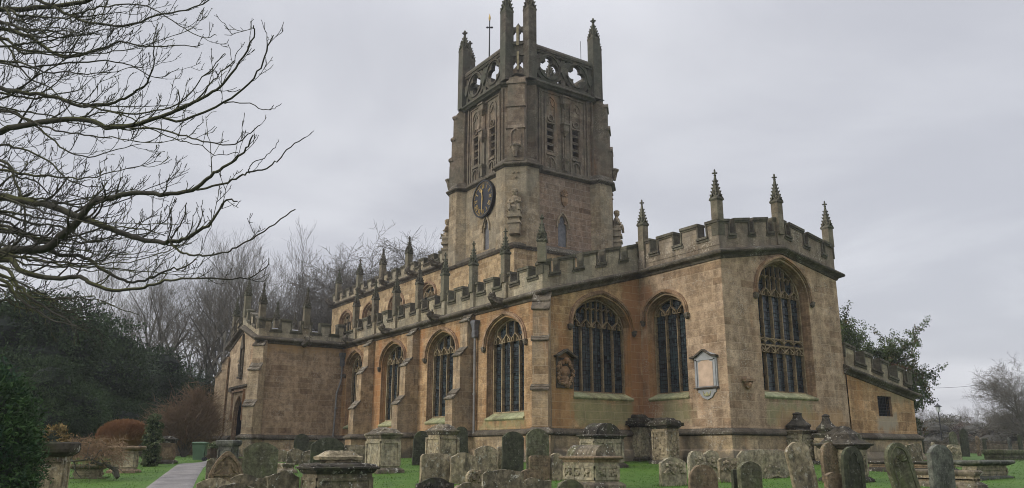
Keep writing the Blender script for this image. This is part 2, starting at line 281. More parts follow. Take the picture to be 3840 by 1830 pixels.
# ================================================================ THE CHURCH
church=empty('parish_church',(-38,22,0),local=False)
tag(church,'honey coloured stone church with battlemented parapets, pinnacles, south porch and tall central clock tower','church')
def ch(mb,name,m,parent=None,**k): return mb.build(name,M[m],parent or church,**k)
def bez(a,zs,za,n=9,sh=.62):
    pts=[]
    h=za-zs
    for i in range(n+1):
        t=i/n; p=[(-a,0),(-a,h*sh),(-a*.52,h*.90),(0,h)]
        w=[(1-t)**3,3*t*(1-t)**2,3*t*t*(1-t),t**3]
        pts.append((sum(w[k]*p[k][0] for k in range(4)),zs+sum(w[k]*p[k][1] for k in range(4))))
    return pts+[(-x,z) for x,z in pts[-2::-1]]
def arch_h(pts,s):
    for (a,b),(c,d) in zip(pts,pts[1:]):
        if a<=s<=c: return b+(d-b)*((s-a)/max(1e-6,c-a))
    return pts[0][1]
def window(fr,c,a,z0,zs,za,n,depth=.46,splay=.13,sill=.28,mouldm='mould',hood=True,transom=None,twohead=True,wallname='window',mw=.054,hoodz=None,stops=True,label=None):
    out=[(c+x,z) for x,z in [(-a,z0)]+bez(a,zs,za)+[(a,z0)]]
    ai=a-splay; inn=[(c+x,z) for x,z in [(-ai,z0+sill)]+bez(ai,zs,za-splay*.9)+[(ai,z0+sill)]]
    w=MB()
    prof=[(0,0),(.10,.02),(.16,.10),(.30,.12),(.36,.20),(.55,.24),(.62,.32),(.85,.35),(1,.42)]
    rings=[[fr.pt(o[0]+(i[0]-o[0])*f,o[1]+(i[1]-o[1])*f,-d*depth/.42) for o,i in zip(out,inn)] for f,d in prof]
    w.loft(rings,False,False)
    if hood:
        hz=zs if hoodz is None else hoodz
        hp=[(c+x,z) for x,z in bez(a+.13,zs,za+.17)]
        if hz<zs: hp=[(c-a-.13,hz)]+hp+[(c+a+.13,hz)]
        w.sweep(fr,hp,.10,-.01,.13); w.sweep(fr,[(x,z) for x,z in hp],.17,-.01,.07)
    o=ch(w,wallname,mouldm)
    if label:o['label']=label
    if hood and stops:
        for sg in(-1,1):
            st=MB(); p=fr.pt(c+sg*(a+.17),hz-.06,.06); st.blob(p,.12,.12,.15,7,5,.2); st.fbox(fr,c+sg*(a+.17)-.1,c+sg*(a+.17)+.1,hz-.03,hz+.04,0,.15); ch(st,'label_stop','drip',o)
    s=MB(); s.sprism(fr,[(.07,z0-.02),(.07,z0+.03),(-depth*.95,z0+sill+.02),(-depth*.95,z0+sill-.1),(-.02,z0-.1)],c-a-.02,c+a+.02); ch(s,'sill','sill',o)
    gl=MB(); gl.add([fr.pt(x,z,-depth-.02) for x,z in inn],[tuple(range(len(inn)))]); ch(gl,'glass','glass',o)
    # tracery
    t=MB(); d0,d1=-depth+.13,-depth-.01; arch=bez(ai,zs,za-splay*.9); lw=2*ai/n
    t.sweep(fr,inn,.07,d0,d1,True)
    hz=zs-.05-.1*lw
    def up(s): return arch_h(arch,max(-ai,min(ai,s)))
    def bar(pts,w=mw):
        pts=[p for p in pts if p[1]<=up(p[0])+.02]
        if len(pts)>1: t.sweep(fr,[(c+x,z) for x,z in pts],w,d0,d1)
    for i in range(1,n):
        s=-ai+i*lw; big=(n==5 and i in(2,3)); bar([(s,z0+sill),(s,up(s))] if big else [(s,z0+sill),(s,hz)],mw)
    def head(l,r,zb,hh,w=mw*.75,cusp=True):
        m=(l+r)/2; hw=(r-l)/2
        for sg in(-1,1):
            e=m+sg*hw
            bar([(e,zb),(e-sg*hw*.03,zb+hh*.3),(e-sg*hw*.25,zb+hh*.62),(m+sg*hw*.28,zb+hh*.85),(m,zb+hh)],w)
            if cusp: bar([(e-sg*hw*.1,zb+hh*.42),(m+sg*hw*.36,zb+hh*.38)],w*.7); bar([(m+sg*hw*.36,zb+hh*.38),(m+sg*hw*.3,zb+hh*.72)],w*.6)
    hh=lw*.85
    tiers=[hz]
    for i in range(n):
        l=-ai+i*lw; head(l,l+lw,hz,hh)
    # supermullions above the light heads, with a second row of small heads
    top=za-splay*.9
    z2=hz+hh
    for i in range(n):
        s=-ai+(i+.5)*lw
        if up(s)>z2+.1: bar([(s,z2),(s,up(s))],mw*.65)
    for i in range(1,n):
        s=-ai+i*lw
        if not(n==5 and i in(2,3)) : bar([(s,hz),(s,hz+hh*.35)],mw*.8)
        zb=hz+hh*1.15+lw*.35
        if twohead:
            for q in(-1,1):
                l=s-(lw/2 if q<0 else 0); 
                if up(l+lw/4)>zb+lw*.45: head(l,l+lw/2,zb,lw*.42,mw*.42,False)
            if up(s)>zb+lw*.9: bar([(s,zb+lw*.4),(s,up(s))],mw*.5)
            bar([(s,zb-.01),(s,zb+.01)],.02)
    if transom:
        bar([(-ai,transom),(ai,transom)],mw*1.3); bar([(-ai,transom+.28),(ai,transom+.28)],mw*.8)
        for i in range(n):
            l=-ai+i*lw; head(l,l+lw,transom-lw*.75,lw*.7)
            head(l,l+lw,transom+.02,.25,mw*.5,False)
    ch(t,'tracery','trac',o)
    b=MB(); z=z0+sill+.3
    while z<hz:
        b.fbox(fr,c-ai,c+ai,z,z+.018,-depth+.04,-depth+.06); z+=.33
    ch(b,'saddle_bars','iron',o)
    return [(x,z) for x,z in out]
def buttress(fr,s,w,stages,name='buttress',m='butt',z0=-.3,base=True):
    mb=MB(); prof=[(-.1,z0)]; last=None
    for i,(zt,p) in enumerate(stages):
        prof+=[(p,prof[-1][1] if i else z0)] if i==0 else []
        prof.append((p,zt)); nx=stages[i+1][1] if i+1<len(stages) else 0
        prof.append((nx,zt+(p-nx)*1.15))
    prof.append((-.1,prof[-1][1]))
    mb.sprism(fr,prof,s-w/2,s+w/2); o=ch(mb,name,m)
    for i,(zt,p) in enumerate(stages):
        nx=stages[i+1][1] if i+1<len(stages) else 0; h=(p-nx)*1.15; d=MB()
        n_=5; pr=[(p+.07,zt-.03),(p+.07,zt+.02),(nx+(p-nx)*.55,zt+h*.47),(nx+(p-nx)*.62,zt+h*.49),(nx+(p-nx)*.62,zt+h*.56),(nx-.02,zt+h*1.10),(nx-.02,zt+h*.9),(nx+(p-nx)*.5,zt+h*.33),(p-.03,zt-.05)]
        d.loft([[fr.pt(s-w/2-.05+(w+.1)*j/n_,z,q_) for q_,z in pr] for j in range(n_+1)]); d.rough(.022,6,s+i); ch(d,'weathering','wthr',o)
    if base:
        p=stages[0][1]; b=MB(); b.fbox(fr,s-w/2-.1,s+w/2+.1,z0,.92,-.1,p+.1)
        ch(b,'base','plinth',o); r=MB(); band(r,[tuple(fr.pt(s+sg*(w/2),0,q))[:2]+(.93,) for sg,q in((-1,-.1),(-1,p),(1,p),(1,-.1))] if fr.t.x*fr.n.y-fr.t.y*fr.n.x<0 else [tuple(fr.pt(s+sg*(w/2),0,q))[:2]+(.93,) for sg,q in((1,-.1),(1,p),(-1,p),(-1,-.1))],PLP); ch(r,'plinth_roll','drip',o)
    return o
PLP=[(-.02,.27),(.03,.25),(.10,.20),(.15,.17),(.20,.10),(.20,.04),(.15,0),(.08,-.03),(-.02,-.03)]
COP=[(-.02,-.30),(.05,-.28),(.08,-.2),(.17,-.16),(.27,-.12),(.30,-.06),(.28,0),(.2,.04),(.08,.10),(-.02,.13)]
# ---- main walls
zA,zC,zAp=6.55,8.0,8.70
h=[]
for i,(c,w) in enumerate(((-28.42,0),(-33.85,0),(-39.1,0),(-44.05,0),(-54.2,0),(-58.6,0))):
    h.append(window(FS(18.94),c,1.42 if i!=3 else 1.2,1.62,4.75,5.88,4,hoodz=4.7,depth=.42,splay=.10))
wall('wall',FS(18.94),[(-61.5,-.4),(-25.69,-.4),(-25.69,zA),(-61.5,zA)],h,M['aisle'],church)
hB=window(FE(-25.69),22.03,1.58,2.43,5.30,6.68,5,hoodz=5.3,sill=.25)
wall('wall',FE(-25.69),[(18.94,-.4),(24.22,-.4),(24.22,zC),(18.94,zA)],[hB],M['chapel'],church)
hC=window(FS(24.22),-24.17,1.12,2.43,5.85,6.75,3,hoodz=5.75,sill=.25)
wall('wall',FS(24.22),[(-36,-.4),(-21,-.4),(-21,zC),(-36,zC)],[hC],M['chancel'],church)
hD=window(FE(-21.),27.95,1.66,2.43,6.55,8.12,5,hoodz=6.5,transom=4.55,sill=.25,depth=.5)
wall('wall',FE(-21.),[(24.22,-.4),(31.73,-.4),(31.73,zC),(27.97,zAp),(24.22,zC)],[hD],M['chancel'],church)
wall('wall',FN(31.73),[(-61.5,-.4),(-21,-.4),(-21,zC),(-61.5,zC)],[],M['chancel'],church)
wall('wall',FN(37.0),[(-61.5,-.4),(-30,-.4),(-30,zA),(-61.5,zA)],[],M['aisle'],church)
wall('wall',FE(-30),[(31.7,-.4),(37.0,-.4),(37.0,zA),(31.7,zC)],[],M['chapel'],church)
wall('wall',FW(-61.5),[(18.94,-.4),(37,-.4),(37,zA),(31.73,zA),(31.73,11.6),(27.97,12.1),(24.2,11.6),(24.2,zA),(18.94,zA)],[],M['aisle'],church)
# porch
hP=[(-48.75+x,z) for x,z in [(-.95,-.4)]+bez(.95,2.0,3.45)+[(.95,-.4)]]
wall('wall',FS(13.74),[(-51.5,-.4),(-45.9,-.4),(-45.9,6.55),(-48.75,7.5),(-51.5,6.55)],[hP],M['porchfront'],church)
wall('wall',FE(-45.9),[(13.74,-.4),(18.94,-.4),(18.94,6.55),(13.74,6.55)],[],M['porch'],church)
wall('wall',FW(-51.5),[(13.74,-.4),(18.94,-.4),(18.94,6.55),(13.74,6.55)],[],M['porch'],church)
fr=FS(13.74); d=MB()
inn=[(-48.75+x,z) for x,z in [(-.84,-.4)]+bez(.84,2.0,3.3)+[(.84,-.4)]]
d.loft([[fr.pt(o[0]+(i[0]-o[0])*f,o[1]+(i[1]-o[1])*f,-q) for o,i in zip(hP,inn)] for f,q in((0,0),(.3,.03),(.4,.1),(.7,.13),(.8,.2),(1,.24))],False,False)
d.sweep(fr,[(-49.9,2.0),(-49.9,3.72),(-47.6,3.72),(-47.6,2.0)],.12,-.01,.12)
po=ch(d,'porch_doorway','mould')
g=MB(); g.add([fr.pt(x,z,-1.6) for x,z in inn],[tuple(range(len(inn)))]); ch(g,'door','oak',po); g=MB(); g.loft([[fr.pt(x,z,-q) for x,z in inn] for q in(.24,1.6)],False,False); ch(g,'porch_passage','void',po)
g=MB(); g.fbox(fr,-50.6,-49.95,3.74,3.9,0,.16); g.fbox(fr,-50.6,-46.9,3.9,4.02,0,.14); ch(g,'string_course','drip',po)
nm=MB(); nm.fbox(fr,-48.95,-48.35,4.45,4.55,0,.18); nm.sweep(fr,[(-48.9,4.6),(-48.9,6.3),(-48.65,6.9),(-48.4,6.3),(-48.4,4.6)],.1,-.01,.1); nm.fbox(fr,-48.8,-48.5,5.4,5.5,0,.2)
nm.tube([fr.pt(-48.65,4.6,.05),fr.pt(-48.65,5.2,.1),fr.pt(-48.65,5.4,.05)],[.12,.16,.1],6); nm.fprism(fr,[(-48.95,6.2),(-48.35,6.2),(-48.65,7.1)],.0,.12)
nn=ch(nm,'statue_niche','drip')
# vestry
VX=-20.95; slo=lambda y:(y-31.73)*-.195
wz=lambda y:3.85+slo(y)
wh=[(33.86,1.86),(33.86,2.74),(34.92,2.74),(34.92,1.86)]
wall('wall',FE(VX),[(31.73,-.4),(36.75,-.4),(36.75,wz(36.75)),(31.73,wz(31.73))],[wh],M['vestry'],church)
wall('wall',FN(36.75),[(-27,-.4),(VX,-.4),(VX,wz(36.75)),(-27,wz(36.75))],[],M['vestry'],church)
v=MB(); fe=FE(VX); v.loft([[fe.pt(a,z,0) for a,z in wh],[fe.pt(a,z,-.3) for a,z in wh]],False,False); vo=ch(v,'window','mould'); vo['label']='small square barred vestry window'
v=MB(); v.add([fe.pt(a,z,-.28) for a,z in wh],[(0,1,2,3)]); ch(v,'glass','void',vo)
v=MB()
for i in range(9): v.fbox(fe,33.86+.118*i+.05,33.86+.118*i+.07,1.86,2.74,-.12,-.10)
for i in range(6): v.fbox(fe,33.86,34.92,1.97+.14*i,1.985+.14*i,-.125,-.095)
ch(v,'iron_bars','iron',vo)
# plinth skirt and roll
v=MB()
path=[(-61.5,18.94),(-51.5,18.94),(-51.5,13.74),(-49.75,13.74)]
p2=[(-47.75,13.74),(-45.9,13.74),(-45.9,18.94),(-25.69,18.94),(-25.69,24.22),(-21,24.22),(-21,31.73),(-20.99,31.74)]
for p in(path,p2):
    band(v,[(a,b,0) for a,b in p],[(-.05,-.4),(.24,-.4),(.24,.12),(.20,.34),(.12,.40),(.10,.42),(.10,.94),(-.05,.95)])
ch(v,'plinth','plinth')
v=MB(); band(v,[(VX,31.9,0),(VX,36.75,0),(-27,36.75,0)],[(-.05,-.4),(.24,-.4),(.24,.05),(.12,.28),(.10,.3),(.10,.86),(-.05,.87)]); ch(v,'plinth','plinth')
v=MB()
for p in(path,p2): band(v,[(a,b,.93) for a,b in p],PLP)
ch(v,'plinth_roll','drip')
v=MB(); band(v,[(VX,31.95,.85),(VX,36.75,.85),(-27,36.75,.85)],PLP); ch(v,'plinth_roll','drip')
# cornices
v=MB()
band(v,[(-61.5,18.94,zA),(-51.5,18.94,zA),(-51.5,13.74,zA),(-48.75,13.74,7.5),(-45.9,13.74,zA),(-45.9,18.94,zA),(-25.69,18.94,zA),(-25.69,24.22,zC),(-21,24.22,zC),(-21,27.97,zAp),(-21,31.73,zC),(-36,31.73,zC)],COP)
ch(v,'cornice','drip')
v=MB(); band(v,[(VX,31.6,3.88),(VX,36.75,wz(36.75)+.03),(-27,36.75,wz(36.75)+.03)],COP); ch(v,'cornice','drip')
# ---- battlements
def parapet(fr,s0,s1,za,zb,mer,hc,hm,th=.32,m='para',name='parapet',flip=False,apex=None):
    def zz(s):
        if apex and s>apex[0]: return apex[1]+(zb-apex[1])*(s-apex[0])/(s1-apex[0])
        if apex: return za+(apex[1]-za)*(s-s0)/(apex[0]-s0)
        return za+(zb-za)*(s-s0)/(s1-s0)
    mb=MB(); cp=MB()
    cuts=sorted({s0,s1}|{x for q in mer for x in q if s0<x<s1}|({apex[0]} if apex else set()))
    def piece(B,a,b,l0,l1,o0,o1): B.add([fr.pt(x,zz(x)+l,o) for o in(o0,o1) for l in(l0,l1) for x in(a,b)],[(0,2,3,1),(4,5,7,6),(0,1,5,4),(2,6,7,3),(0,4,6,2),(1,3,7,5)])
    rj=random.Random(int(s0*7))
    jt={q:rj.uniform(-.022,.022) for q in mer}
    for a,b in zip(cuts,cuts[1:]):
        mid=(a+b)/2; ism=any(x<=mid<=y for x,y in mer)
        piece(mb,a,b,0,(hm-.07) if ism else (hc-.06),-th,0)
        e0=.05 if ism else -.05
        lo=.0 if ism else .04; hi=.0 if ism else .04
        pr=.075
        top=hm if ism else hc
        if ism:
            top+=[jt[q] for q in mer if q[0]<=mid<=q[1]][0]
            L=a-(.04 if not any(y==a for x,y in mer) else 0); Rr=b+(.04 if not any(x==b for x,y in mer) else 0)
            piece(cp,L,Rr,top-.11,top,-th-.06,pr); piece(cp,L+.05,Rr-.05,top-.19,top-.112,-th-.02,.035)
            if any(x==a for x,y in mer): piece(cp,a-.03,a+.04,hc-.02,top-.112,-th-.03,.045)
            if any(y==b for x,y in mer): piece(cp,b-.04,b+.03,hc-.02,top-.112,-th-.03,.045)
        else:
            piece(cp,a-.07,b+.07,top-.10,top-.01,-th-.05,pr+.02); piece(cp,a-.1,b+.1,top-.20,top-.102,-th-.01,.04)
    o=ch(mb,name,m); cp.rough(.016,5,s0); ch(cp,'coping','coping',o); return o
def pinnacle_mesh(sw,shaft,spire,tw=1.0):
    fl=.84 if sw>.5 else 1.0
    s=MB(); s.stack([(0,sw/2,sw/2),(shaft,sw/2,sw/2)])
    for ang in range(4):           # gablets
        f=Fr((0,0),(math.cos(ang*math.pi/2),math.sin(ang*math.pi/2)),(math.sin(ang*math.pi/2),-math.cos(ang*math.pi/2)))
    t=MB(); a=sw*.5; g=sw*1.0
    t.stack([(shaft-.02,a*1.03,a*1.03),(shaft+.04,a*1.25*fl,a*1.25*fl),(shaft+.10,a*1.2*fl,a*1.2*fl),(shaft+.16,a*.86,a*.86),(shaft+spire*.5,a*.42,a*.42),(shaft+spire*.80,a*.16,a*.16)])
    for k in range(4):
        c,sn=math.cos(k*math.pi/2),math.sin(k*math.pi/2); f=Fr((0,0),(c,sn),(sn,-c))
        t.sweep(f,[(-a*1.18*fl,shaft+.02),(-a*.88*fl,shaft+g*.3),(-a*.25,shaft+g*.62),(0,shaft+g*1.05),(a*.25,shaft+g*.62),(a*.88*fl,shaft+g*.3),(a*1.18*fl,shaft+.02)],a*.24,a*.78,a*1.26*fl)
        t.fbox(f,-a*.16,a*.16,shaft+g*.9,shaft+g*1.25,a*.7,a*1.02)
        for j in range(5):
            fz=.10+j*.155; z=shaft+.12+(spire*.82-.12)*fz; w=a*(.86-.76*fz)
            p=Vector(((w+.01)*(c-sn),(w+.01)*(sn+c),z)); r=a*(.34-.14*fz)
            t.tube([Vector((w*.7*(c-sn),w*.7*(sn+c),z-.03)),p+Vector((0,0,.0)),p*1+Vector((r*.5*(c-sn),r*.5*(sn+c),r*.9))],[r*.8,r*.9,r*.35],4)
    zt=shaft+spire*.80
    t.blob((0,0,zt),a*.42,a*.42,a*.14,6,3)
    for k in range(4): t.blob((a*.42*math.cos(k*math.pi/2+.785),a*.42*math.sin(k*math.pi/2+.785),zt+spire*.07),a*.28,a*.28,a*.24,5,3)
    t.stack([(zt,a*.16,a*.16),(shaft+spire*.93,a*.17,a*.17)]); t.blob((0,0,shaft+spire*.95),a*.26,a*.26,spire*.05,6,4)
    return s,t
PM={}
def pinnacle(x,y,z,kind,rz=0,label=None):
    if kind not in PM:
        sw,sh,sp,ms=kind; s,t=pinnacle_mesh(sw,sh,sp)
        z0=church.location; e=empty('tmp',(0,0,0)); 
        a=s.build('pinnacle',M[ms],e); t.rough(.01,9,2); b=t.build('spirelet',M['pinn'],a)
        PM[kind]=(a.data,b.data); 
        for q in(b,a,e): bpy.data.objects.remove(q)
    da,db=PM[kind]
    a=bpy.data.objects.new('pinnacle',da); COL.objects.link(a); a.parent=church; a.location=Vector((x,y,z))-church.location; a.rotation_euler=(0,0,rz)
    b=bpy.data.objects.new('spirelet',db); COL.objects.link(b); b.parent=a
    return a
KA=(.30,1.0,1.2,'pshaft'); KD=(.34,.85,1.35,'pshaft'); KT=(.56,4.1,1.6,'towertop')
# aisle parapet
mer=[(-25.69,-25.69)]
mer=[(max(-61.5,-25.69-1.325*k-.37),min(-25.69,-25.69-1.325*k+.37)) for k in range(28)]
parapet(FS(18.94),-61.5,-25.70,zA+.05,zA+.05,[m for m in mer if not(-52<m[0]<-45.6)],.70,1.20)
for k in range(14):
    x=-25.69-2.65*k
    if k==0: pinnacle(x-.02,18.94,7.75,(.34,.85,1.2,'pshaft'),R(45))
    elif not(-51.5<x<-45.2): pinnacle(x,18.90,7.35,(.30,1.25,1.2,'pshaft'))
    if k and not(-51.5<x<-45.2):
        st=MB(); st.stack([(zA+.1,.145,.06),(7.8,.145,.06)],c=(x,18.88)); ch(st,'pinnacle_shaft','para')
st=MB(); st.stack([(zA,.42,.42),(7.72,.42,.42)],ch=0,c=(-25.69-.30,18.94+.30)); 
# chapel east, chancel south and east parapets
parapet(FE(-25.69),18.948,24.54,zA+.1,zC+.185,[(18.948,19.33),(19.76,20.58),(21.04,21.84),(22.26,23.13),(23.55,24.54)],.66,1.22,m='para')
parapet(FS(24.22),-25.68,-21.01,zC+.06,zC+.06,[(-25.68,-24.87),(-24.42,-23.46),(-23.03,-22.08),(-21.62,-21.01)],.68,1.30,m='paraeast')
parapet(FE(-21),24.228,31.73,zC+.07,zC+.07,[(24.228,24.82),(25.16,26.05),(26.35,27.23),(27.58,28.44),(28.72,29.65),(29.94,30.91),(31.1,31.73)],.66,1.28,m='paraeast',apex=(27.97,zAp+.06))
pinnacle(-25.35,24.26,8.9,(.32,1.15,1.25,'pshaft')); pinnacle(-21.1,24.32,9.30,KD); pinnacle(-20.98,27.97,9.25,(.34,1.40,1.35,'pshaft')); pinnacle(-21.1,31.6,9.25,KD)
for x,y,ex,ey in((-25.35,24.175,.153,.06),): st=MB(); st.stack([(zC+.1,ex,ey),(9.3,ex,ey)],c=(x,y)); ch(st,'pinnacle_shaft','paraeast')
st=MB(); st.stack([(zAp+.1,.06,.165),(9.9,.06,.165)],c=(-20.98,27.97)); ch(st,'pinnacle_shaft','paraeast')
# vestry parapet
parapet(FE(VX),31.76,36.74,3.93,wz(36.75)+.08,[(31.76,32.47),(33.15,33.72),(34.36,34.96),(35.6,36.15),(36.55,36.74)],.42,1.02,m='para')
parapet(FN(36.75),-27,VX,wz(36.75)+.08,wz(36.75)+.08,[(-27,-26),(-25,-24),(-23,-22),(-21.5,VX)],.43,1.01,m='para')
# porch parapets
parapet(FE(-45.9),13.748,18.92,zA+.07,zA+.07,[(13.748,14.44),(14.99,15.63),(16.2,16.84),(17.4,18.01),(18.5,18.92)],.50,1.10,m='para')
parapet(FW(-51.5),13.748,18.94,zA+.07,zA+.07,[(13.748,14.44),(14.99,15.63),(16.2,16.84),(17.4,18.01),(18.5,18.94)],.50,1.10,m='para')
parapet(FS(13.74),-51.49,-45.91,zA+.06,zA+.06,[(-51.49,-50.9),(-50.4,-49.9),(-49.3,-48.2),(-47.6,-47.1),(-46.5,-45.91)],.52,1.08,m='para',apex=(-48.75,7.56))
for x,y,z in((-46.05,13.9,7.3),(-51.35,13.9,7.3),(-48.75,13.78,8.1),(-45.95,16.5,7.3),(-51.45,16.5,7.3)): pinnacle(x,y,z,(.34,1.2 if x!=-48.75 else 1.3,1.3,'pshaft'))
# clerestory of the nave
hn=[window(FS(24.2),c,1.02,8.4,9.95,10.75,3,depth=.3,splay=.10,sill=.12,mw=.06,twohead=False,hoodz=9.9,stops=False) for c in(-45.3,-49.75,-54.1,-58.5)]
wall('wall',FS(24.2),[(-61.5,6),(-43,6),(-43,11.7),(-61.5,11.7)],hn,M['clere'],church)
v=MB(); band(v,[(-61.5,31.73,11.72),(-61.5,24.2,11.72),(-43.0,24.2,11.72)],COP); ch(v,'cornice','drip')
mer=[(max(-61.5,-43.0-1.355*k-.9),-43.0-1.355*k-.17) for k in range(14)]
parapet(FS(24.2),-61.5,-43.0,11.8,11.8,mer,.42,.88)
for i in range(5):
    x=-48.1-4.1*i if i<3 else -48.1-4.1*i; 
    if i==4: continue
    pinnacle(max(x,-61.3),24.18,12.0,(.38,1.35,1.28,'pshaft')); st=MB(); st.stack([(11.8,.17,.06),(12.6,.17,.06)],c=(max(x,-61.3),24.14)); ch(st,'pinnacle_shaft','para')
pinnacle(-43.95+.0,24.18,12.0,(.36,.9,1.0,'pshaft')) if 0 else None
# roofs
r=MB(); r.add([(-61.5,18.94,7),(-25.7,18.94,7),(-25.7,24.2,8.15),(-61.5,24.2,8.15)],[(0,1,2,3)]); r.add([(-36,24.2,8.3),(-21,24.2,8.3),(-21,27.97,9.0),(-36,27.97,9.0),(-21,31.7,8.3),(-36,31.7,8.3)],[(0,1,2,3),(3,2,4,5)])
r.add([(-61.5,24.2,11.9),(-43,24.2,11.9),(-43,27.97,12.4),(-61.5,27.97,12.4),(-43,31.7,11.9),(-61.5,31.7,11.9)],[(0,1,2,3),(3,2,4,5)])
r.add([(-61.5,31.73,7.5),(-30,31.73,7.5),(-30,37,6.6),(-61.5,37,6.6)],[(0,1,2,3)]); r.add([(-51.5,13.8,6.8),(-48.75,13.8,7.6),(-45.9,13.8,6.8),(-51.5,18.9,6.8),(-48.75,18.9,7.6),(-45.9,18.9,6.8)],[(0,1,4,3),(1,2,5,4)])
r.add([(-27,31.7,4.0),(VX,31.7,4.0),(VX,36.7,3.1),(-27,36.7,3.1)],[(0,1,2,3)])
ch(r,'roof','lead')
# buttresses
for x in(-31.2,-36.5,-41.8,-56.4): buttress(FS(18.94),x,.62,[(2.55,1.08),(4.45,.72),(6.02,.38)])
q=math.sqrt(.5)
def diag(x,y,sx,sy,stages,w=.62,m='butt'): return buttress(Fr((x,y),(-sy*q,sx*q),(sx*q,sy*q)),0,w,stages,m=m)
diag(-25.69,18.94,1,-1,[(2.6,.95),(4.5,.78),(5.75,.62)],.62,'butt')
diag(-45.97,14.0,1,-1,[(2.7,1.0),(4.7,.7),(6.1,.36)],.62,'porchfront')
diag(-51.5,13.74,-1,-1,[(2.7,1.15),(4.7,.65),(5.6,.3)],.62,'porchfront')
diag(-61.5,18.94,-1,-1,[(2.6,1.1),(4.5,.78),(6.0,.4)])
# downpipes
for (px,x,y,zt) in((0,-30.62,18.80,5.95),(1,-45.72,18.80,5.95)):
    p=MB(); p.tube([(x,y,zt-.6),(x,y,.95)] if px==0 else [(x,y,zt-.6),(x,y,4.4),(x-.06,y-.22,3.6),(x-.1,y-.28,1.0)],.055,8)
    for z in(4.6,2.7): p.tube([(x-(.06 if px and z<4 else 0),y-(.2 if px and z<4 else 0),z),(x-(.06 if px and z<4 else 0),y-(.2 if px and z<4 else 0),z+.1)],.075,8)
    o=ch(p,'downpipe','pipe'); hp=MB(); hp.stack([(zt-.75,.06,.06),(zt-.7,.13,.1),(zt-.45,.13,.1),(zt-.4,.10,.09),(zt-.2,.13,.12),(zt-.05,.19,.14),(zt+.05,.19,.14)],c=(x,y)); ch(hp,'hopper_head','lead',o)
# gargoyles
def garg(x,y,z,n,k=0):
    g=MB(); n=Vector((n[0],n[1],0)).normalized(); t=Vector((-n.y,n.x,0)); b=Vector((x,y,z))
    g.tube([b-n*.1,b+n*.25+Vector((0,0,.02)),b+n*.5+Vector((0,0,.12)),b+n*.62+Vector((0,0,.1))],[.2,.19,.14,.06],7)
    hd=b+n*.45+Vector((0,0,.22)); g.blob(hd,.17,.17,.15,7,5,.2); g.blob(hd+n*.14+Vector((0,0,-.05)),.09,.09,.07,6,4,.2)
    for sg in(-1,1):
        g.tube([hd+t*sg*.09,hd+t*sg*.17+Vector((0,0,.14)),hd+t*sg*.1+Vector((0,0,.2))],[.06,.04,.015],5)
        g.tube([b+t*sg*.14,b+t*sg*.2+n*.3+Vector((0,0,-.08)),b+t*sg*.1+n*.46],[.08,.06,.03],5)
    g.rough(.02,7,x); ch(g,'gargoyle','drip')
for x in(-28.45,-33.9,-39.3,-44.2): garg(x,18.75,6.5,(0,-1))
for x in(-43.7,-47.0,-51.0,-55,-60.9): garg(x,24.0,11.75,(0,-1))
garg(-45.7,16.4,6.35,(1,0))
for x,y,n in((-45.8,13.6,(1,-1)),): pass
# wall tablet on the chancel
fr=FS(24.22); mo=MB(); mo.fbox(fr,-22.62,-21.48,2.72,3.95,0,.06); mo.fbox(fr,-22.57,-22.49,2.8,3.85,0,.10); mo.fbox(fr,-21.61,-21.53,2.8,3.85,0,.10)
mo.fprism(fr,[(-22.5,2.68),(-21.6,2.68),(-21.6,2.55),(-21.66,2.55),(-21.8,2.36),(-22.05,2.27),(-22.3,2.36),(-22.44,2.55),(-22.5,2.55)],0,.05); mo.fprism(fr,[(-22.58,3.8),(-21.52,3.8),(-21.52,4.0),(-22.05,4.18),(-22.58,4.0)],0,.1)
tb=ch(mo,'wall_tablet','slate'); tb['label']='grey framed memorial tablet with gabled top on chancel wall'
x=MB(); x.sweep(fr,[(-22.78,3.93),(-22.5,3.97),(-22.08,4.2),(-21.68,3.97),(-21.42,3.93)],.07,0,.2); x.fbox(fr,-22.64,-21.46,2.70,2.75,0,.15); ch(x,'hood','drip',tb)
x=MB(); x.fprism(fr,[(-22.42,2.79),(-21.68,2.79),(-21.68,3.72),(-21.8,3.74),(-21.88,3.86),(-22.05,3.9),(-22.22,3.86),(-22.3,3.74),(-22.42,3.72)],.05,.075); M['tabl']=plain('pink_stone_panel',(.50,.37,.27),.7,0,.15,3); ch(x,'inscription_panel','tabl',tb)
x=MB(); x.blob(fr.pt(-22.05,2.5,.06),.06,.05,.06,6,4)
for sg in(-1,1): x.tube([fr.pt(-22.05,2.44,.06),fr.pt(-22.05+sg*.13,2.46,.06),fr.pt(-22.05+sg*.2,2.6,.05)],[.05,.045,.01],5)
ch(x,'cherub_relief','sill',tb)
# carved cartouche on the chapel wall
fr=FE(-25.69); cy=19.98; x=MB()
x.fbox(fr,cy-.42,cy+.42,2.75,3.95,0,.05); co_=ch(x,'wall_cartouche','drip'); co_['label']='carved scrollwork cartouche memorial under small pediment on chapel wall'
x=MB(); x.sweep(fr,[(cy-.52,3.98),(cy-.4,4.02),(cy,4.26),(cy+.4,4.02),(cy+.52,3.98)],.09,0,.24); ch(x,'pediment','drip',co_)
x=MB()
for i in range(22):
    t=2*math.pi*i/22; r=1+.12*math.sin(t*5); x.blob(fr.pt(cy+.36*math.sin(t)*r,3.35+.5*math.cos(t)*r,.09),.085,.085,.085,6,4,.3)
for i in range(12):
    t=2*math.pi*i/12; x.tube([fr.pt(cy+.27*math.sin(t),3.35+.38*math.cos(t),.12),fr.pt(cy+.40*math.sin(t+.3),3.35+.5*math.cos(t+.3),.16)],[.05,.03],5)
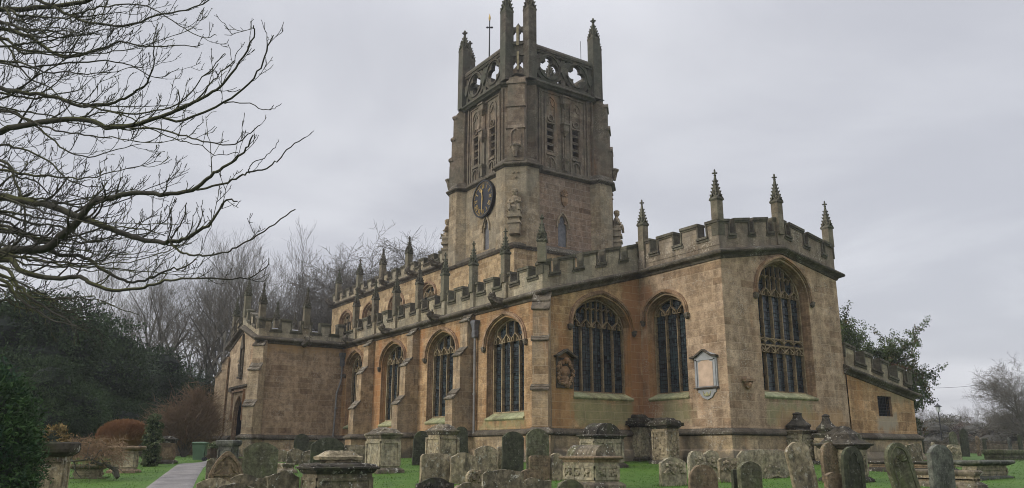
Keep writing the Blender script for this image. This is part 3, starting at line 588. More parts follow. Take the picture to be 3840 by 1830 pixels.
x.blob(fr.pt(cy,3.84,.14),.1,.1,.12,7,5); x.blob(fr.pt(cy,2.92,.1),.12,.1,.1,6,4,.2)
x.rough(.01,8); ch(x,'scrollwork','mould',co_)
x=MB(); x.blob(fr.pt(cy,3.42,.03),.12,.26,.22,12,8); x.blob(fr.pt(cy,3.12,.03),.1,.2,.17,10,6); ch(x,'shield','mould',co_)
x=MB(); fr=FE(-21); x.fprism(fr,[(25.02,2.98),(25.5,2.98),(25.45,2.9),(25.38,2.72),(25.26,2.64),(25.12,2.74),(25.07,2.9)],0,.14); x.fbox(fr,24.98,25.54,2.96,3.04,0,.22); x.blob(fr.pt(25.26,2.82,.16),.08,.1,.11,7,5,.1); ch(x,'head_corbel','mould')
# ================================================================ THE TOWER
TC=(-39.15,27.97)
def tring(z,H,w,o=0):      # chamfered square: half width H, flats reach +-w
    H+=o; w2=w+o*.414
    pts=[(w2,-H),(H,-w2),(H,w2),(w2,H),(-w2,H),(-H,w2),(-H,-w2),(-w2,-H)]
    return [(TC[0]+a,TC[1]+b,z) for a,b in pts]
class FT(Fr):
    pass
def tf(k,H=3.5,c=TC):      # frame of tower side k: 0 south 1 east 2 north 3 west ; s runs left to right seen from outside
    a=[((1,0),(0,-1)),((0,1),(1,0)),((-1,0),(0,1)),((0,-1),(-1,0))][k]
    return Fr((c[0]+a[1][0]*H,c[1]+a[1][1]*H),a[0],a[1])
def td(k,D,c=TC):           # frame of the corner face k: 0 SE 1 NE 2 NW 3 SW
    n=[(1,-1),(1,1),(-1,1),(-1,-1)][k]; n=Vector(n).normalized(); t=Vector((-n.y,n.x))
    return Fr((c[0]+n.x*D,c[1]+n.y*D),t,n)
# square base below the tower, pent roofs
v=MB(); v.stack([(7,3.85,3.85),(11.2,3.85,3.85)],c=TC); ch(v,'tower_base','clere')
v=MB(); v.loft([tring(11.12,3.95,3.95-.001),tring(11.25,4.04,4.02),tring(11.38,4.0,3.95),tring(11.72,3.42,2.9)]) ; ch(v,'tower_offset','drip')
# middle stage: south and east faces with lancets, corner piers
def lancet(k,s,z0,z1,w,parent_m='towereast'):
    fr=tf(k); pts=[(s-w,z0),(s-w,z1-.62),(s-w*.9,z1-.5),(s-w*.55,z1-.46),(s-w*.62,z1-.3),(s-w*.5,z1-.12),(s,z1),(s+w*.5,z1-.12),(s+w*.62,z1-.3),(s+w*.55,z1-.46),(s+w*.9,z1-.5),(s+w,z1-.62),(s+w,z0)]
    o=MB(); o.loft([[fr.pt(a,z,0) for a,z in pts],[fr.pt(a,z,-.3) for a,z in pts]],False,False)
    o.sweep(fr,[(s-w-.1,z1-.75),(s-w-.08,z1-.4),(s-w*.6,z1+.0),(s,z1+.18),(s+w*.6,z1+.0),(s+w+.08,z1-.4),(s+w+.1,z1-.75)],.1,-.01,.09)
    ob=ch(o,'window','tower'); g=MB(); g.add([fr.pt(a,z,-.12) for a,z in pts],[tuple(range(len(pts)))]); ch(g,'glass','lead',ob); return pts
hS=lancet(0,.42,11.75,13.62,.30); hE=lancet(1,-.22,11.75,13.62,.33)
for k in range(4):
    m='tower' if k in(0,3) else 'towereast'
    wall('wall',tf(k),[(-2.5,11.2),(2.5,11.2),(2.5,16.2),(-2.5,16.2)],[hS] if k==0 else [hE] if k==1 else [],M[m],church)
for k in range(4):          # octagonal corner piers
    sx,sy=[(1,-1),(1,1),(-1,1),(-1,-1)][k]; H=4.03
    loc=[(1.9,3.0),(1.9,3.45),(2.25,H),(3.15,H),(H,3.15),(H,2.25),(3.45,1.9),(3.0,1.9)]
    v=MB(); v.loft([[(TC[0]+a*sx,TC[1]+b*sy,z) for a,b in loc] for z in(11.3,16.3)]); ch(v,'corner_pier','tower')
STP=[(-.1,-.2),(.04,-.16),(.1,-.1),(.2,-.06),(.22,.0),(.16,.06),(.05,.12),(0,.26),(-.12,.42),(-.2,.42)]
def tpath(z,close=True):
    P=[]; H=4.03
    q=[(1.9,3.5),(2.25,H),(3.15,H),(H,3.15),(H,2.25),(3.5,1.9)]
    for sx,sy,rev in((1,-1,0),(1,1,1),(-1,1,0),(-1,-1,1)):
        l=[(a*sx,b*sy,z) for a,b in q]
        # travel order counter-clockwise seen from above, outward = right
        if rev: l=l[::-1]
        P+=l
    return [(TC[0]+a,TC[1]+b,c) for a,b,c in P]
v=MB(); band(v,tpath(16.12),STP,closed=True); ch(v,'string_course','drip')
# belfry stage
HB=3.62; wB=2.12
for k in range(4):
    fr=tf(k,3.42)
    offs=[-.98,.92]
    holes=[]
    for s in offs: holes.append([(s-.235,17.4),(s-.235,19.22),(s+.235,19.22),(s+.235,17.4)])
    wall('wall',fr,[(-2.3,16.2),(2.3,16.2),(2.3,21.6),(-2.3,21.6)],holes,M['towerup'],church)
    for s,hl in zip(offs,holes):
        b=MB(); b.loft([[fr.pt(a,z,0) for a,z in hl],[fr.pt(a,z,-.5) for a,z in hl]],False,False)
        for sg in(-1,1):       # long mullions beside the light, in two orders
            b.fbox(fr,s+sg*.38-.06,s+sg*.38+.06,16.35,20.6,-.02,.06); b.fbox(fr,s+sg*.28-.03,s+sg*.28+.03,16.35,20.5,-.02,.03)
        ar=[(s+x,z) for x,z in bez(.38,20.5,20.98)]; b.sweep(fr,ar,.09,-.02,.055)
        for sg in(-1,1): b.sweep(fr,[(s+sg*.3,20.35),(s+sg*.12,20.42),(s+sg*.06,20.62),(s,20.72)],.06,-.02,.06)
        b.fbox(fr,s-.33,s+.33,19.24,19.32,-.02,.07); b.fbox(fr,s-.33,s+.33,17.22,17.38,-.02,.1)
        b.sweep(fr,[(s+.2*math.cos(t*math.pi/5),19.58+.2*math.sin(t*math.pi/5)) for t in range(10)],.06,-.02,.09,True)
        for t in range(5): b.blob(fr.pt(s+.09*math.cos(t*1.257),19.58+.09*math.sin(t*1.257),.04),.05,.05,.05,5,3)
        b.sweep(fr,[(s+x,z) for x,z in bez(.3,16.75,17.12)],.07,-.02,.09); b.fbox(fr,s-.03,s+.03,16.35,17.0,-.02,.06)
        o=ch(b,'belfry_opening','towerup'); o2=MB(); o2.add([fr.pt(a,z,-.48) for a,z in hl],[(0,1,2,3)]); ch(o2,'dark_opening','void',o)
        for j in range(4):
            z=17.46+j*.46; l=MB(); l.sprism(fr,[(-.02,z),(-.0,z+.05),(-.3,z+.26),(-.32,z+.2)],s-.235,s+.235); l.sprism(fr,[(-.03,z+.0),(-.02,z-.06),(-.2,z-.02)],s-.22,s+.22); ch(l,'louvre','slat',o)
    b=MB(); b.sweep(fr,[(-1.62,16.3),(-1.62,21.2),(1.62,21.2),(1.62,16.3)],.09,-.02,.06)
    b.sweep(fr,[(-1.82,16.3),(-1.82,21.4),(1.82,21.4),(1.82,16.3)],.08,-.02,.10)
    b.fbox(fr,-.14,-.02,16.3,21.1,-.02,.12); b.fbox(fr,.02,.14,16.3,21.1,-.02,.12)
    for z,w in((20.35,.24),(18.6,.2)):
        b.fbox(fr,-w,w,z+.25,z+.75,0,.34); b.fbox(fr,-w*1.15,w*1.15,z+.68,z+.78,0,.40); b.stack([(z,.06,.06),(z+.28,w*.9,w*.9)],c=tuple(fr.pt(0,0,.18))[:2]); 
    b.stack([(16.4,.1,.1),(16.9,.14,.14),(17.0,.2,.2),(17.12,.22,.22),(17.16,.12,.12)],c=tuple(fr.pt(0,0,.14))[:2])
    ch(b,'blind_panelling','towerup')
for k in range(4):
    sx,sy=[(1,-1),(1,1),(-1,1),(-1,-1)][k]
    loc=[(wB,2.9),(wB,HB),(HB,wB),(2.9,wB)]
    v=MB(); v.loft([[(TC[0]+a*sx,TC[1]+b*sy,z) for a,b in loc] for z in(16.2,21.6)])
    D=(HB+wB)/math.sqrt(2); fr=td(k,D)
    # thin edge rolls and side panels
    for s in(-.98,-.55,.55,.98): v.fbox(fr,s-.04,s+.04,16.4,21.3,-.02,.05)
    o=ch(v,'corner_pier','towerup')
    # diagonal buttress with niche, gablets
    w=.5; n=MB(); n.sprism(fr,[(-.1,16.3),(1.08,16.3),(1.08,18.3),(.97,18.55),(.97,19.7),(.88,19.95),(.88,21.2),(.3,21.9),(-.1,21.9)],-w,w)
    for z,p in((18.3,1.08),(19.7,.97),(21.2,.88)):
        n.fprism(fr,[(-w-.07,z-.05),(w+.07,z-.05),(w+.07,z+.08),(0,z+.42),(-w-.07,z+.08)],p-.2,p+.07)
    n.fprism(fr,[(-w*.8,21.0),(w*.8,21.0),(w*.8,22.3),(0,22.75),(-w*.8,22.3)],-.1,.16)
    n.sweep(fr,[(-.28,17.1),(-.28,17.9),(-.2,18.1),(0,18.25),(.2,18.1),(.28,17.9),(.28,17.1)],.09,1.0,1.14)
    nb=ch(n,'diagonal_buttress','towerup')
    x=MB(); c2=tuple(fr.pt(0,0,1.2))[:2]; x.stack([(16.5,.08,.08),(16.9,.16,.16),(17.05,.2,.2),(17.12,.26,.26),(17.2,.26,.26),(17.22,.1,.1)],ch=.5,c=c2); ch(x,'statue_bracket','towerup',nb)
    # lower stage: heraldic shield, carved figure on a bracket
    f2=td(k,(3.93+3.15)/math.sqrt(2)); x=MB()
    x.fprism(f2,[(-.27,15.75),(.27,15.75),(.27,15.4),(.18,15.15),(0,14.98),(-.18,15.15),(-.27,15.4)],0,.07)
    for a,z in((-.12,15.6),(.12,15.6),(0,15.3)): x.blob(f2.pt(a,z,.09),.07,.07,.07,6,4)
    ch(x,'shield','tower')
    x=MB(); cc=tuple(f2.pt(0,0,.2))[:2]
    x.fbox(f2,-.30,.30,11.9,12.5,0,.55); x.fbox(f2,-.36,.36,12.5,12.62,0,.62); x.fbox(f2,-.28,.28,12.62,12.85,0,.5); x.fbox(f2,-.4,.4,12.85,12.97,0,.62); x.fbox(f2,-.34,.34,12.97,13.2,0,.55)
    for j in range(5): x.fbox(f2,-.4+j*.17,-.3+j*.17,13.2,13.38,0,.55)
    st=ch(x,'figure_pedestal','tower')
    x=MB(); P=f2.pt
    x.loft([[P(a*math.cos(t*math.pi/4),z,.30+d*math.sin(t*math.pi/4)) for t in range(8)] for z,a,d in((13.2,.34,.28),(13.45,.33,.27),(13.62,.22,.2),(13.85,.29,.21),(14.02,.27,.18),(14.1,.12,.11),(14.17,.1,.1))])
    x.blob(P(0,14.32,.32),.16,.16,.19,8,6); x.blob(P(0,14.3,.47),.035,.035,.05,5,3); x.tube([P(0,14.36,.31),P(0,14.5,.31),P(0,14.56,.31)],[.19,.19,.1],8)
    x.tube([P(-.27,13.98,.3),P(-.34,13.72,.4),P(-.05,13.66,.56)],[.09,.08,.06],6); x.tube([P(.27,13.98,.3),P(.36,13.74,.38),P(.1,13.8,.56)],[.09,.08,.06],6)
    x.tube([P(-.2,13.35,.4),P(-.25,13.5,.66),P(-.24,13.25,.68)],[.12,.11,.08],6); x.tube([P(.2,13.35,.4),P(.28,13.48,.64),P(.3,13.22,.66)],[.12,.11,.08],6)
    x.rough(.015,8,k); ch(x,'carved_figure','tower',st)
# arms on the east face
fr=tf(1); x=MB()
for i in range(9): t=i*.7; x.tube([fr.pt(-.1+.16*math.cos(t),14.85+.1*i%.5*.5,.05),fr.pt(-.1+.26*math.cos(t+1),15.0+.22*math.sin(t+1),.09)],[.07,.05],5)
x.fprism(fr,[(-.32,14.75),(.12,14.75),(.1,14.4),(-.1,14.18),(-.3,14.4)],0,.1); x.rough(.02,6); ch(x,'carved_arms','mould')
# upper cornice and pierced parapet
def cpath(z,H=3.62,w=2.12): return [(a,b,z) for a,b,_ in tring(z,H,w)]
v=MB(); band(v,cpath(21.55),[(-.1,-.2),(.04,-.16),(.12,-.08),(.22,-.02),(.22,.06),(.1,.12),(0,.2),(-.12,.3),(-.25,.3)],closed=True); ch(v,'string_course','towertop')
for k in range(4):
    a=garg
for k in range(4):
    fr=tf(k,3.5); W=2.35; hs=[]
    for s in(-1.07,1.07):
        # quatrefoil opening
        pts=[]
        for L in range(4):
            a0=L*math.pi/2; cx,cy=s+.40*math.cos(a0),22.86+.40*math.sin(a0)
            for j in range(9):
                t=a0-math.radians(112)+math.radians(224)*j/8; pts.append((cx+.29*math.cos(t),cy+.29*math.sin(t)))
        hs.append(pts)
        for ax,az in((-1,-1),(1,-1),(1,1),(-1,1)):
            hs.append([(s+ax*.9,22.86+az*.88),(s+ax*.58,22.86+az*.88),(s+ax*.9,22.86+az*.58)])
    for q_,off in((0,0),(1,-.28)):
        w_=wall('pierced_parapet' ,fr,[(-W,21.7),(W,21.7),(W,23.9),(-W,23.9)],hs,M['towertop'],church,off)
        if q_==0: front=w_
        else: w_.parent=front; w_.name='pierced_parapet_back'
    r=MB()
    for h_ in hs: r.loft([[fr.pt(a,z,0) for a,z in h_],[fr.pt(a,z,-.28) for a,z in h_]],False,False)
    for s in(-1.07,1.07): r.sweep(fr,[(s+.78*math.cos(t*math.pi/14),22.86+.78*math.sin(t*math.pi/14)) for t in range(28)],.09,-.01,.08,True)
    for s in(-2.05,0,2.05): r.fprism(fr,[(s-.25,23.1),(s+.25,23.1),(s+.25,22.75),(s,22.35),(s-.25,22.75)],0,.12)
    ch(r,'parapet_tracery','towertop',front)
    r=MB(); r.sprism(fr,[(.12,23.78),(.14,23.92),(.02,24.12),(-.3,24.12),(-.38,23.9),(-.36,23.78)],-W,W); r.sprism(fr,[(.06,23.62),(.10,23.7),(.06,23.776),(-.2,23.776),(-.2,23.62)],-W,W); ch(r,'coping','towertop',front)
    r=MB(); r.fbox(fr,-.5,.5,21.4,21.46,0,1.0) if 0 else None
    # corner panel between paired pinnacles
    D=(3.5+2.5)/math.sqrt(2); f2=td(k,D); hs=[]
    for z0,z1 in((22.15,22.95),(24.25,24.95)):
        for s in(-.19,.19): hs.append([(s-.13,z0),(s-.13,z1-.18),(s-.06,z1-.12),(s,z1),(s+.06,z1-.12),(s+.13,z1-.18),(s+.13,z0)])
    for q_,off in((0,0),(1,-.2)):
        w_=wall('corner_panel',f2,[(-.5,21.7),(.5,21.7),(.5,25.2),(.42,25.4),(.3,25.2),(.16,25.2),(0,25.45),(-.16,25.2),(-.3,25.2),(-.42,25.4),(-.5,25.2)],hs,M['towertop'],church,off)
        if q_==0: fp=w_
        else: w_.parent=fp; w_.name='corner_panel_back'
    r=MB()
    for h_ in hs: r.loft([[f2.pt(a,z,.002) for a,z in h_],[f2.pt(a,z,-.2) for a,z in h_]],False,False)
    ch(r,'panel_tracery','towertop',fp)
    for z_ in(23.25,24.0): r=MB(); r.fbox(f2,-.45,.45,z_,z_+.11,-.02,.1); ch(r,'panel_string','towertop',fp)
    n=[(1,-1),(1,1),(-1,1),(-1,-1)][k]
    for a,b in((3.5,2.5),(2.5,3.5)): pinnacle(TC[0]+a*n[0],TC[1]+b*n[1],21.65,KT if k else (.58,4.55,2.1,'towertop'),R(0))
r=MB(); r.add([(TC[0]-3.4,TC[1]-3.4,21.9),(TC[0]+3.4,TC[1]-3.4,21.9),(TC[0]+3.4,TC[1]+3.4,21.9),(TC[0]-3.4,TC[1]+3.4,21.9)],[(0,1,2,3)]); ch(r,'roof','lead')
# inner stair turret cap seen above the parapet, vane and aerial
def pole(x,y,z0,z1,r,name,m='iron',extra=None):
    p=MB(); p.tube([(x,y,z0),(x,y,z0+(z1-z0)*.3),(x,y,z1)],[r,r*.8,r*.45],6); o=ch(p,name,m); return o
c=at(1835,205,50.5); o=pole(c.x,c.y,21.9,at(1835,75,50.5).z,.09,'weathervane')
zv=at(1835,75,50.5).z; x=MB(); x.tube([(c.x,c.y,zv-.05),(c.x,c.y,zv+.15),(c.x,c.y,zv+.5)],[.05,.09,.01],6); ch(x,'gilded_tip','gold',o)
x=MB(); zz=at(1835,103,50.5).z; x.blob((c.x,c.y,zz),.1,.1,.08,6,4); 
for sg in(-1,1): x.blob((c.x+LT.x*.16*sg,c.y+LT.y*.16*sg,zz),.09,.09,.07,6,4)
ch(x,'scroll_cross','iron',o)
c=at(1835,205,50.5); x=MB(); x.stack([(21.9,.5,.5),(23.6,.5,.5),(24.1,.38,.38),(24.45,.1,.1)],ch=.5,c=(c.x,c.y)); ch(x,'stair_turret_cap','towertop')
c=at(1945,100,48.); o=pole(c.x,c.y,21.9,26.9,.05,'aerial_mast'); x=MB()
for j in range(3):
    t=j*math.pi/3; x.tube([(c.x+.75*math.cos(t),c.y+.75*math.sin(t),26.05),(c.x-.75*math.cos(t),c.y-.75*math.sin(t),26.05)],.014,4)
ch(x,'aerial_arms','iron',o)
M['board']=plain('bare_timber',(.20,.17,.10),.8); x=MB(); f2=td(0,4.35); x.fbox(f2,-.06,.06,22.3,23.5,0,.06); x.fbox(f2,-.09,.05,23.9,25.2,0,.06); ch(x,'timber_post','board')
c=at(2178,200,50.); o=pole(c.x,c.y,23,at(2178,155,50).z,.035,'aerial_mast')
# ---- clock
fr=tf(0,3.5); cs,cz,CR=.27,14.88,1.08
x=MB(); circ=lambda r,n=48:[(cs+r*math.cos(2*math.pi*i/n),cz+r*math.sin(2*math.pi*i/n)) for i in range(n)]
x.fprism(fr,circ(CR),.02,.16); ck=ch(x,'clock','black'); ck['label']='round black clock dial with gold roman numerals on tower face'
x=MB(); x.sweep(fr,circ(CR+.02),.10,0,.22,True); ch(x,'clock_rim','iron',ck)
x=MB(); x.sweep(fr,circ(CR-.05,60),.022,.15,.17,True)
for i in range(60):
    t=2*math.pi*i/60; r=CR-.115; x.fprism(fr,[(cs+r*math.sin(t)+.018*math.cos(u*math.pi/3),cz+r*math.cos(t)+.018*math.sin(u*math.pi/3)) for u in range(6)],.15,.17)
ch(x,'minute_ring','gold',ck)
ROM=['XII','I','II','III','IIII','V','VI','VII','VIII','IX','X','XI']; GL={'I':(.05,[(0,-1,0,1,1)]),'V':(.13,[(-1,1,0,-1,1),(1,1,0,-1,.45)]),'X':(.13,[(-1,1,1,-1,1),(1,1,-1,-1,.45)])}
for i,rn in enumerate(ROM):
    t=2*math.pi*i/12; rad=CR-.30; hh=.12; x=MB()
    gap=.03; tot=sum(GL[c][0]+gap for c in rn)-gap; sc=min(.9,.32/tot)
    xx=-tot*sc/2
    def P2(a,b): # local (right,up) rotated so that feet point to the centre
        return (cs+rad*math.sin(t)+a*math.cos(t)+b*math.sin(t), cz+rad*math.cos(t)-a*math.sin(t)+b*math.cos(t))
    for c_ in rn:
        w_=GL[c_][0]*sc; xm=xx+w_/2
        for (a,b,c2,d,wt) in GL[c_][1]:
            hw=max(0,w_/2-.02); k_=.026*wt
            x.sweep(fr,[P2(xm+a*hw,b*hh),P2(xm+c2*hw,d*hh)],k_,.16,.18)
        for sg in(-1,1): x.sweep(fr,[P2(xm-w_/2,sg*hh),P2(xm+w_/2,sg*hh)],.010,.16,.178)
        xx+=w_+gap*sc
    ch(x,'numeral','gold',ck)
def hand(ang,L,w,name):
    t=math.radians(ang); x=MB(); d=(math.sin(t),math.cos(t)); n_=(math.cos(t),-math.sin(t)); Q=lambda a,b:(cs+d[0]*a+n_[0]*b,cz+d[1]*a+n_[1]*b)
    if name=='hour_hand': pl=[(-.1,.02),(.0,.045),(.42,.03),(.46,.10),(.56,.10),(.60,.03),(L,0),(.60,-.03),(.56,-.10),(.46,-.10),(.42,-.03),(0,-.045),(-.1,-.02)]
    else: pl=[(-.2,.03),(0,.045),(L*.95,.022),(L,0),(L*.95,-.022),(0,-.045),(-.2,-.03)]
    x.fprism(fr,[Q(a,b) for a,b in pl],.2 if name=='hour_hand' else .23,.215 if name=='hour_hand' else .245); ch(x,name,'gold',ck)
hand(346,.78,.1,'hour_hand'); hand(184,.90,.06,'minute_hand')
# ================================================================ CHURCHYARD
def gstone(name,c1,c2,blot=(.05,.045,.035),bl=.6,li=(.50,.48,.40),la=.6,gr=(.09,.11,.035),ga=.25,vs=1.0,ins=0):
    m,nt,b=mat(name,.92,.2); q=N(nt); tc=q.n('ShaderNodeTexCoord').outputs['Object']; oi=q.n('ShaderNodeObjectInfo')
    ad=q.n('ShaderNodeVectorMath',operation='ADD'); q.l(tc,ad.inputs[0]); sc=q.n('ShaderNodeVectorMath',operation='SCALE'); sc.inputs[0].default_value=(13,29,7); q.l(oi.outputs['Random'],sc.inputs[3]); q.l(sc.outputs[0],ad.inputs[1]); v=ad.outputs[0]
    base=q.mix(q.step(q.noise(v,1.7*vs,4),.35,.65),c1,c2)
    base=q.mix(1,base,q.mix(q.step(q.noise(v,9,8,.72),.3,.7),(.5,.48,.46),(1.5,1.47,1.4)),'MULTIPLY')
    st=q.noise(q.map(v,(1,1,.35)),3.4,6,.7); base=q.mix(q.math('MULTIPLY',q.step(st,.5,.66),bl),base,blot)
    base=q.mix(q.math('MULTIPLY',q.step(q.noise(q.map(v,(1,1,.6),(4,4,4)),2.1,4),.52,.68),ga),base,gr)
    l1=q.step(q.noise(v,7,5,.7),.56,.63); l2=q.step(q.noise(v,2.2,3),.42,.6); base=q.mix(q.math('MULTIPLY',q.math('MULTIPLY',l1,l2),la),base,li)
    vo=q.n('ShaderNodeTexVoronoi'); q.l(v,vo.inputs['Vector']); vo.inputs['Scale'].default_value=11; sp=q.step(vo.outputs['Distance'],.22,.16); base=q.mix(q.math('MULTIPLY',q.math('MULTIPLY',sp,q.step(q.noise(v,3,3),.52,.58)),la),base,(.5,.49,.43))
    if ins:
        so_=q.n('ShaderNodeSeparateXYZ'); q.l(tc,so_.inputs[0]); y_,z_=so_.outputs[1],so_.outputs[2]
        row=q.step(q.math('SINE',q.math('MULTIPLY',z_,82)),.1,.6); cbb=q.n('ShaderNodeCombineXYZ'); q.l(q.math('MULTIPLY',y_,75),cbb.inputs[0]); q.l(q.math('FLOOR',q.math('ADD',q.math('MULTIPLY',z_,13.05),.25)),cbb.inputs[1]); let=q.step(q.noise(cbb.outputs[0],1,1),.46,.54)
        msk=q.math('MULTIPLY',q.math('MULTIPLY',row,let),q.math('MULTIPLY',q.step(z_,.32,.4),q.math('MULTIPLY',q.step(z_,.86,.78),q.step(q.math('ABSOLUTE',y_),.27,.22))))
        base=q.mix(q.math('MULTIPLY',msk,ins),base,(.02,.02,.015))
    q.l(base,b.inputs['Base Color']); q.bump(q.math('ADD',q.noise(v,22,8,.75),q.math('MULTIPLY',q.noise(v,6,4),1.2)),.65,.02,b); return m
G={'lichen':gstone('lichened_stone',(.31,.26,.175),(.19,.16,.11),bl=.75,la=.65),
'rough':gstone('crusted_stone',(.19,.16,.11),(.10,.088,.062),bl=.7,la=.8,vs=2),
'mossy':gstone('greened_stone',(.115,.12,.072),(.085,.08,.052),blot=(.05,.05,.035),bl=.4,la=.25,ga=.5,ins=.35),
'slate':gstone('dark_green_stone',(.058,.062,.040),(.042,.045,.030),bl=.25,la=.15,ga=.3,ins=.3),
'brown':gstone('brown_stone',(.19,.14,.09),(.13,.10,.066),bl=.3,la=.25,ga=.2,ins=.35),
'pale':gstone('pale_carved_stone',(.31,.27,.185),(.23,.21,.15),bl=.5,la=.35,ga=.25),
'grey':gstone('grey_stone',(.125,.13,.11),(.055,.058,.05),blot=(.02,.02,.018),bl=.7,la=.2,ga=.2,ins=.3),
'dark':gstone('black_weathered_stone',(.055,.048,.037),(.035,.032,.026),bl=.5,la=.6,ga=.2),
'capst':gstone('weathered_cap_stone',(.165,.14,.10),(.085,.073,.055),bl=.6,la=.8,ga=.35)}
def u_at(px,py):
    lo,hi=12.,80.
    for u in [12+.25*i for i in range(280)]:
        p=at(px,py,u)
        if p.z<=gz(p.x,p.y): return u
    return 45.
def topf(shape,w):
    a=w/2
    def f(s):
        t=abs(s)/a
        if shape=='round': return a*math.sqrt(max(0,1-t*t))*.98-a
        if shape=='segment': return -a*.34*t*t
        if shape=='shoulder': return -a*.52*t**2.3
        if shape=='step': return -a*.42*t**2 if t<.9 else -a*.36-(.05 if t>.93 else 0)
        if shape=='gothic': return -a*1.35*(t**1.75)
        if shape=='flat': return -a*.06*t if t<.86 else -a*.08-(t-.86)*a*.9
        if shape=='ogee': return (-a*.45*t*t if t<.6 else -a*.16-.10*a*math.sin((t-.6)*7)) if t<.9 else -a*.30
        if shape=='double':
            t2=abs(t-.5)/.5; return a*.5*math.sqrt(max(0,1-t2*t2))*.8-a*.4-a*.02
        if shape=='broken': return -a*.12*(math.sin(s*9)+1)-a*.1*t
        return -.05*t
    return f
def headstone(x0,x1,yt,base,shape,m,label,lean=0,back=0,rz=-8,th=.10,group='gravestones in the churchyard',rough=.006,name='gravestone',panel=None,emb=.35,cat='gravestone'):
    pc=(x0+x1)/2; u=u_at(pc,base) if base>100 else base
    n=Vector((math.cos(R(rz)),math.sin(R(rz)),0)); p=gpt(pc,u); tc=(EYE-p); tc.z=0; tc.normalize(); fc=abs(n.dot(tc)); sn=math.sqrt(1-fc*fc)
    W=max(.2,((x1-x0)*u/F-th*sn)/fc); H=at(pc,yt,u).z-p.z; H=max(.2,H)
    f=topf(shape,W); nc=25; nr=max(6,int(H/.09)); mb=MB()
    for side in(1,-1):
        for j in range(nr+1):
            for i in range(nc):
                s=-W/2+W*i/(nc-1); ed=1-.12*(abs(2*i/(nc-1)-1)**12)
                top=H+f(s); z=-emb+(top+emb)*j/nr
                mb.v.append((side*th/2*(ed if j<nr else .8),s,z))
    k=(nr+1)*nc
    for j in range(nr):
        for i in range(nc-1):
            a=j*nc+i; mb.f.append((a,a+1,a+nc+1,a+nc)); mb.f.append((k+a,k+a+nc,k+a+nc+1,k+a+1))
    for j in range(nr):
        a=j*nc; mb.f.append((a,a+nc,k+a+nc,k+a)); a+=nc-1; mb.f.append((a,k+a,k+a+nc,a+nc))
    for i in range(nc-1): a=nr*nc+i; mb.f.append((a,a+1,k+a+1,k+a)); 
    mb.rough(rough*1.6,4,pc); mb.rough(rough,13,pc)
    o=mb.build(name,G[m],None,loc=p,rz=0)
    o.location=p; me=o.data
    for v in me.vertices: v.co=v.co
    # built at world origin already; undo the origin shift
    for v in me.vertices: v.co=v.co+ORG[o.name]
    o.rotation_euler=(R(-lean)*1.0,R(back),R(rz)); 
    tag(o,label,cat,group); ORG[o.name]=Vector((0,0,0)); BASES.append((p,W/2,.1,R(rz)+math.pi/2))
    fr=Fr((th/2,0),(0,1),(1,0))
    if panel=='arch':
        x=MB(); a=W*.34; x.sweep(fr,[(-a,.05)]+bez(a,H-W*.55,H-W*.12)+[(a,.05)],.035,-.01,.018); x.sweep(fr,bez(a*.8,H-W*.5,H-W*.2),.03,-.01,.03); x.build('carved_border',G[m],o)
    if panel=='relief':
        x=MB()
        for i in range(14): t=i*2.4; x.blob(fr.pt(W*.3*math.sin(t*1.7),H-W*.28-.1*math.cos(t*2.3)-.06*i/14,.0),.05,.05,.05,5,3,.3)
        x.sweep(fr,[(W*.42*q_,H-W*.42-.06*math.cos(q_*6)) for q_ in[-1+.2*i for i in range(11)]],.05,-.01,.035)
        x.rough(.008,9); x.build('carved_scrolls',G[m],o)
    if panel=='gothic':
        x=MB()
        for sg in(-1,1): x.sweep(fr,[(sg*W*.40,.1),(sg*W*.40,H*.35),(sg*W*.3,H*.62),(sg*W*.16,H*.78),(0,H*.9)],.05,-.01,.03); x.sweep(fr,[(sg*W*.36,H*.3),(sg*W*.2,H*.42),(sg*W*.14,H*.6)],.04,-.01,.03)
        x.sweep(fr,[(-W*.4,H*.28),(W*.4,H*.28)],.04,-.01,.03); x.build('carved_border',G[m],o)
    if panel=='kneel':
        x=MB(); a=W*.30; x.sweep(fr,[(-a,.05),(-a,H*.6),(-a*.85,H*.68),(-a*.45,H*.70),(-a*.5,H*.8),(0,H*.90),(a*.5,H*.8),(a*.45,H*.70),(a*.85,H*.68),(a,H*.6),(a,.05)],.035,-.01,.02); x.build('carved_border',G[m],o)
    if panel=='daisy':
        x=MB(); a=W*.33; x.sweep(fr,[(-a,.05)]+bez(a,H-W*.5,H-W*.13)+[(a,.05)],.03,-.02,.016)
        for i in range(7): t=math.pi*(i/6); x.tube([fr.pt(0,H-W*.55,.0),fr.pt(.7*a*math.cos(t),H-W*.55+.55*a*math.sin(t),.02),fr.pt(.8*a*math.cos(t),H-W*.6+.4*a*math.sin(t),.0)],[.02,.03,.02],5)
        x.build('carved_leaves',G[m],o)
    return o
BASES=[]
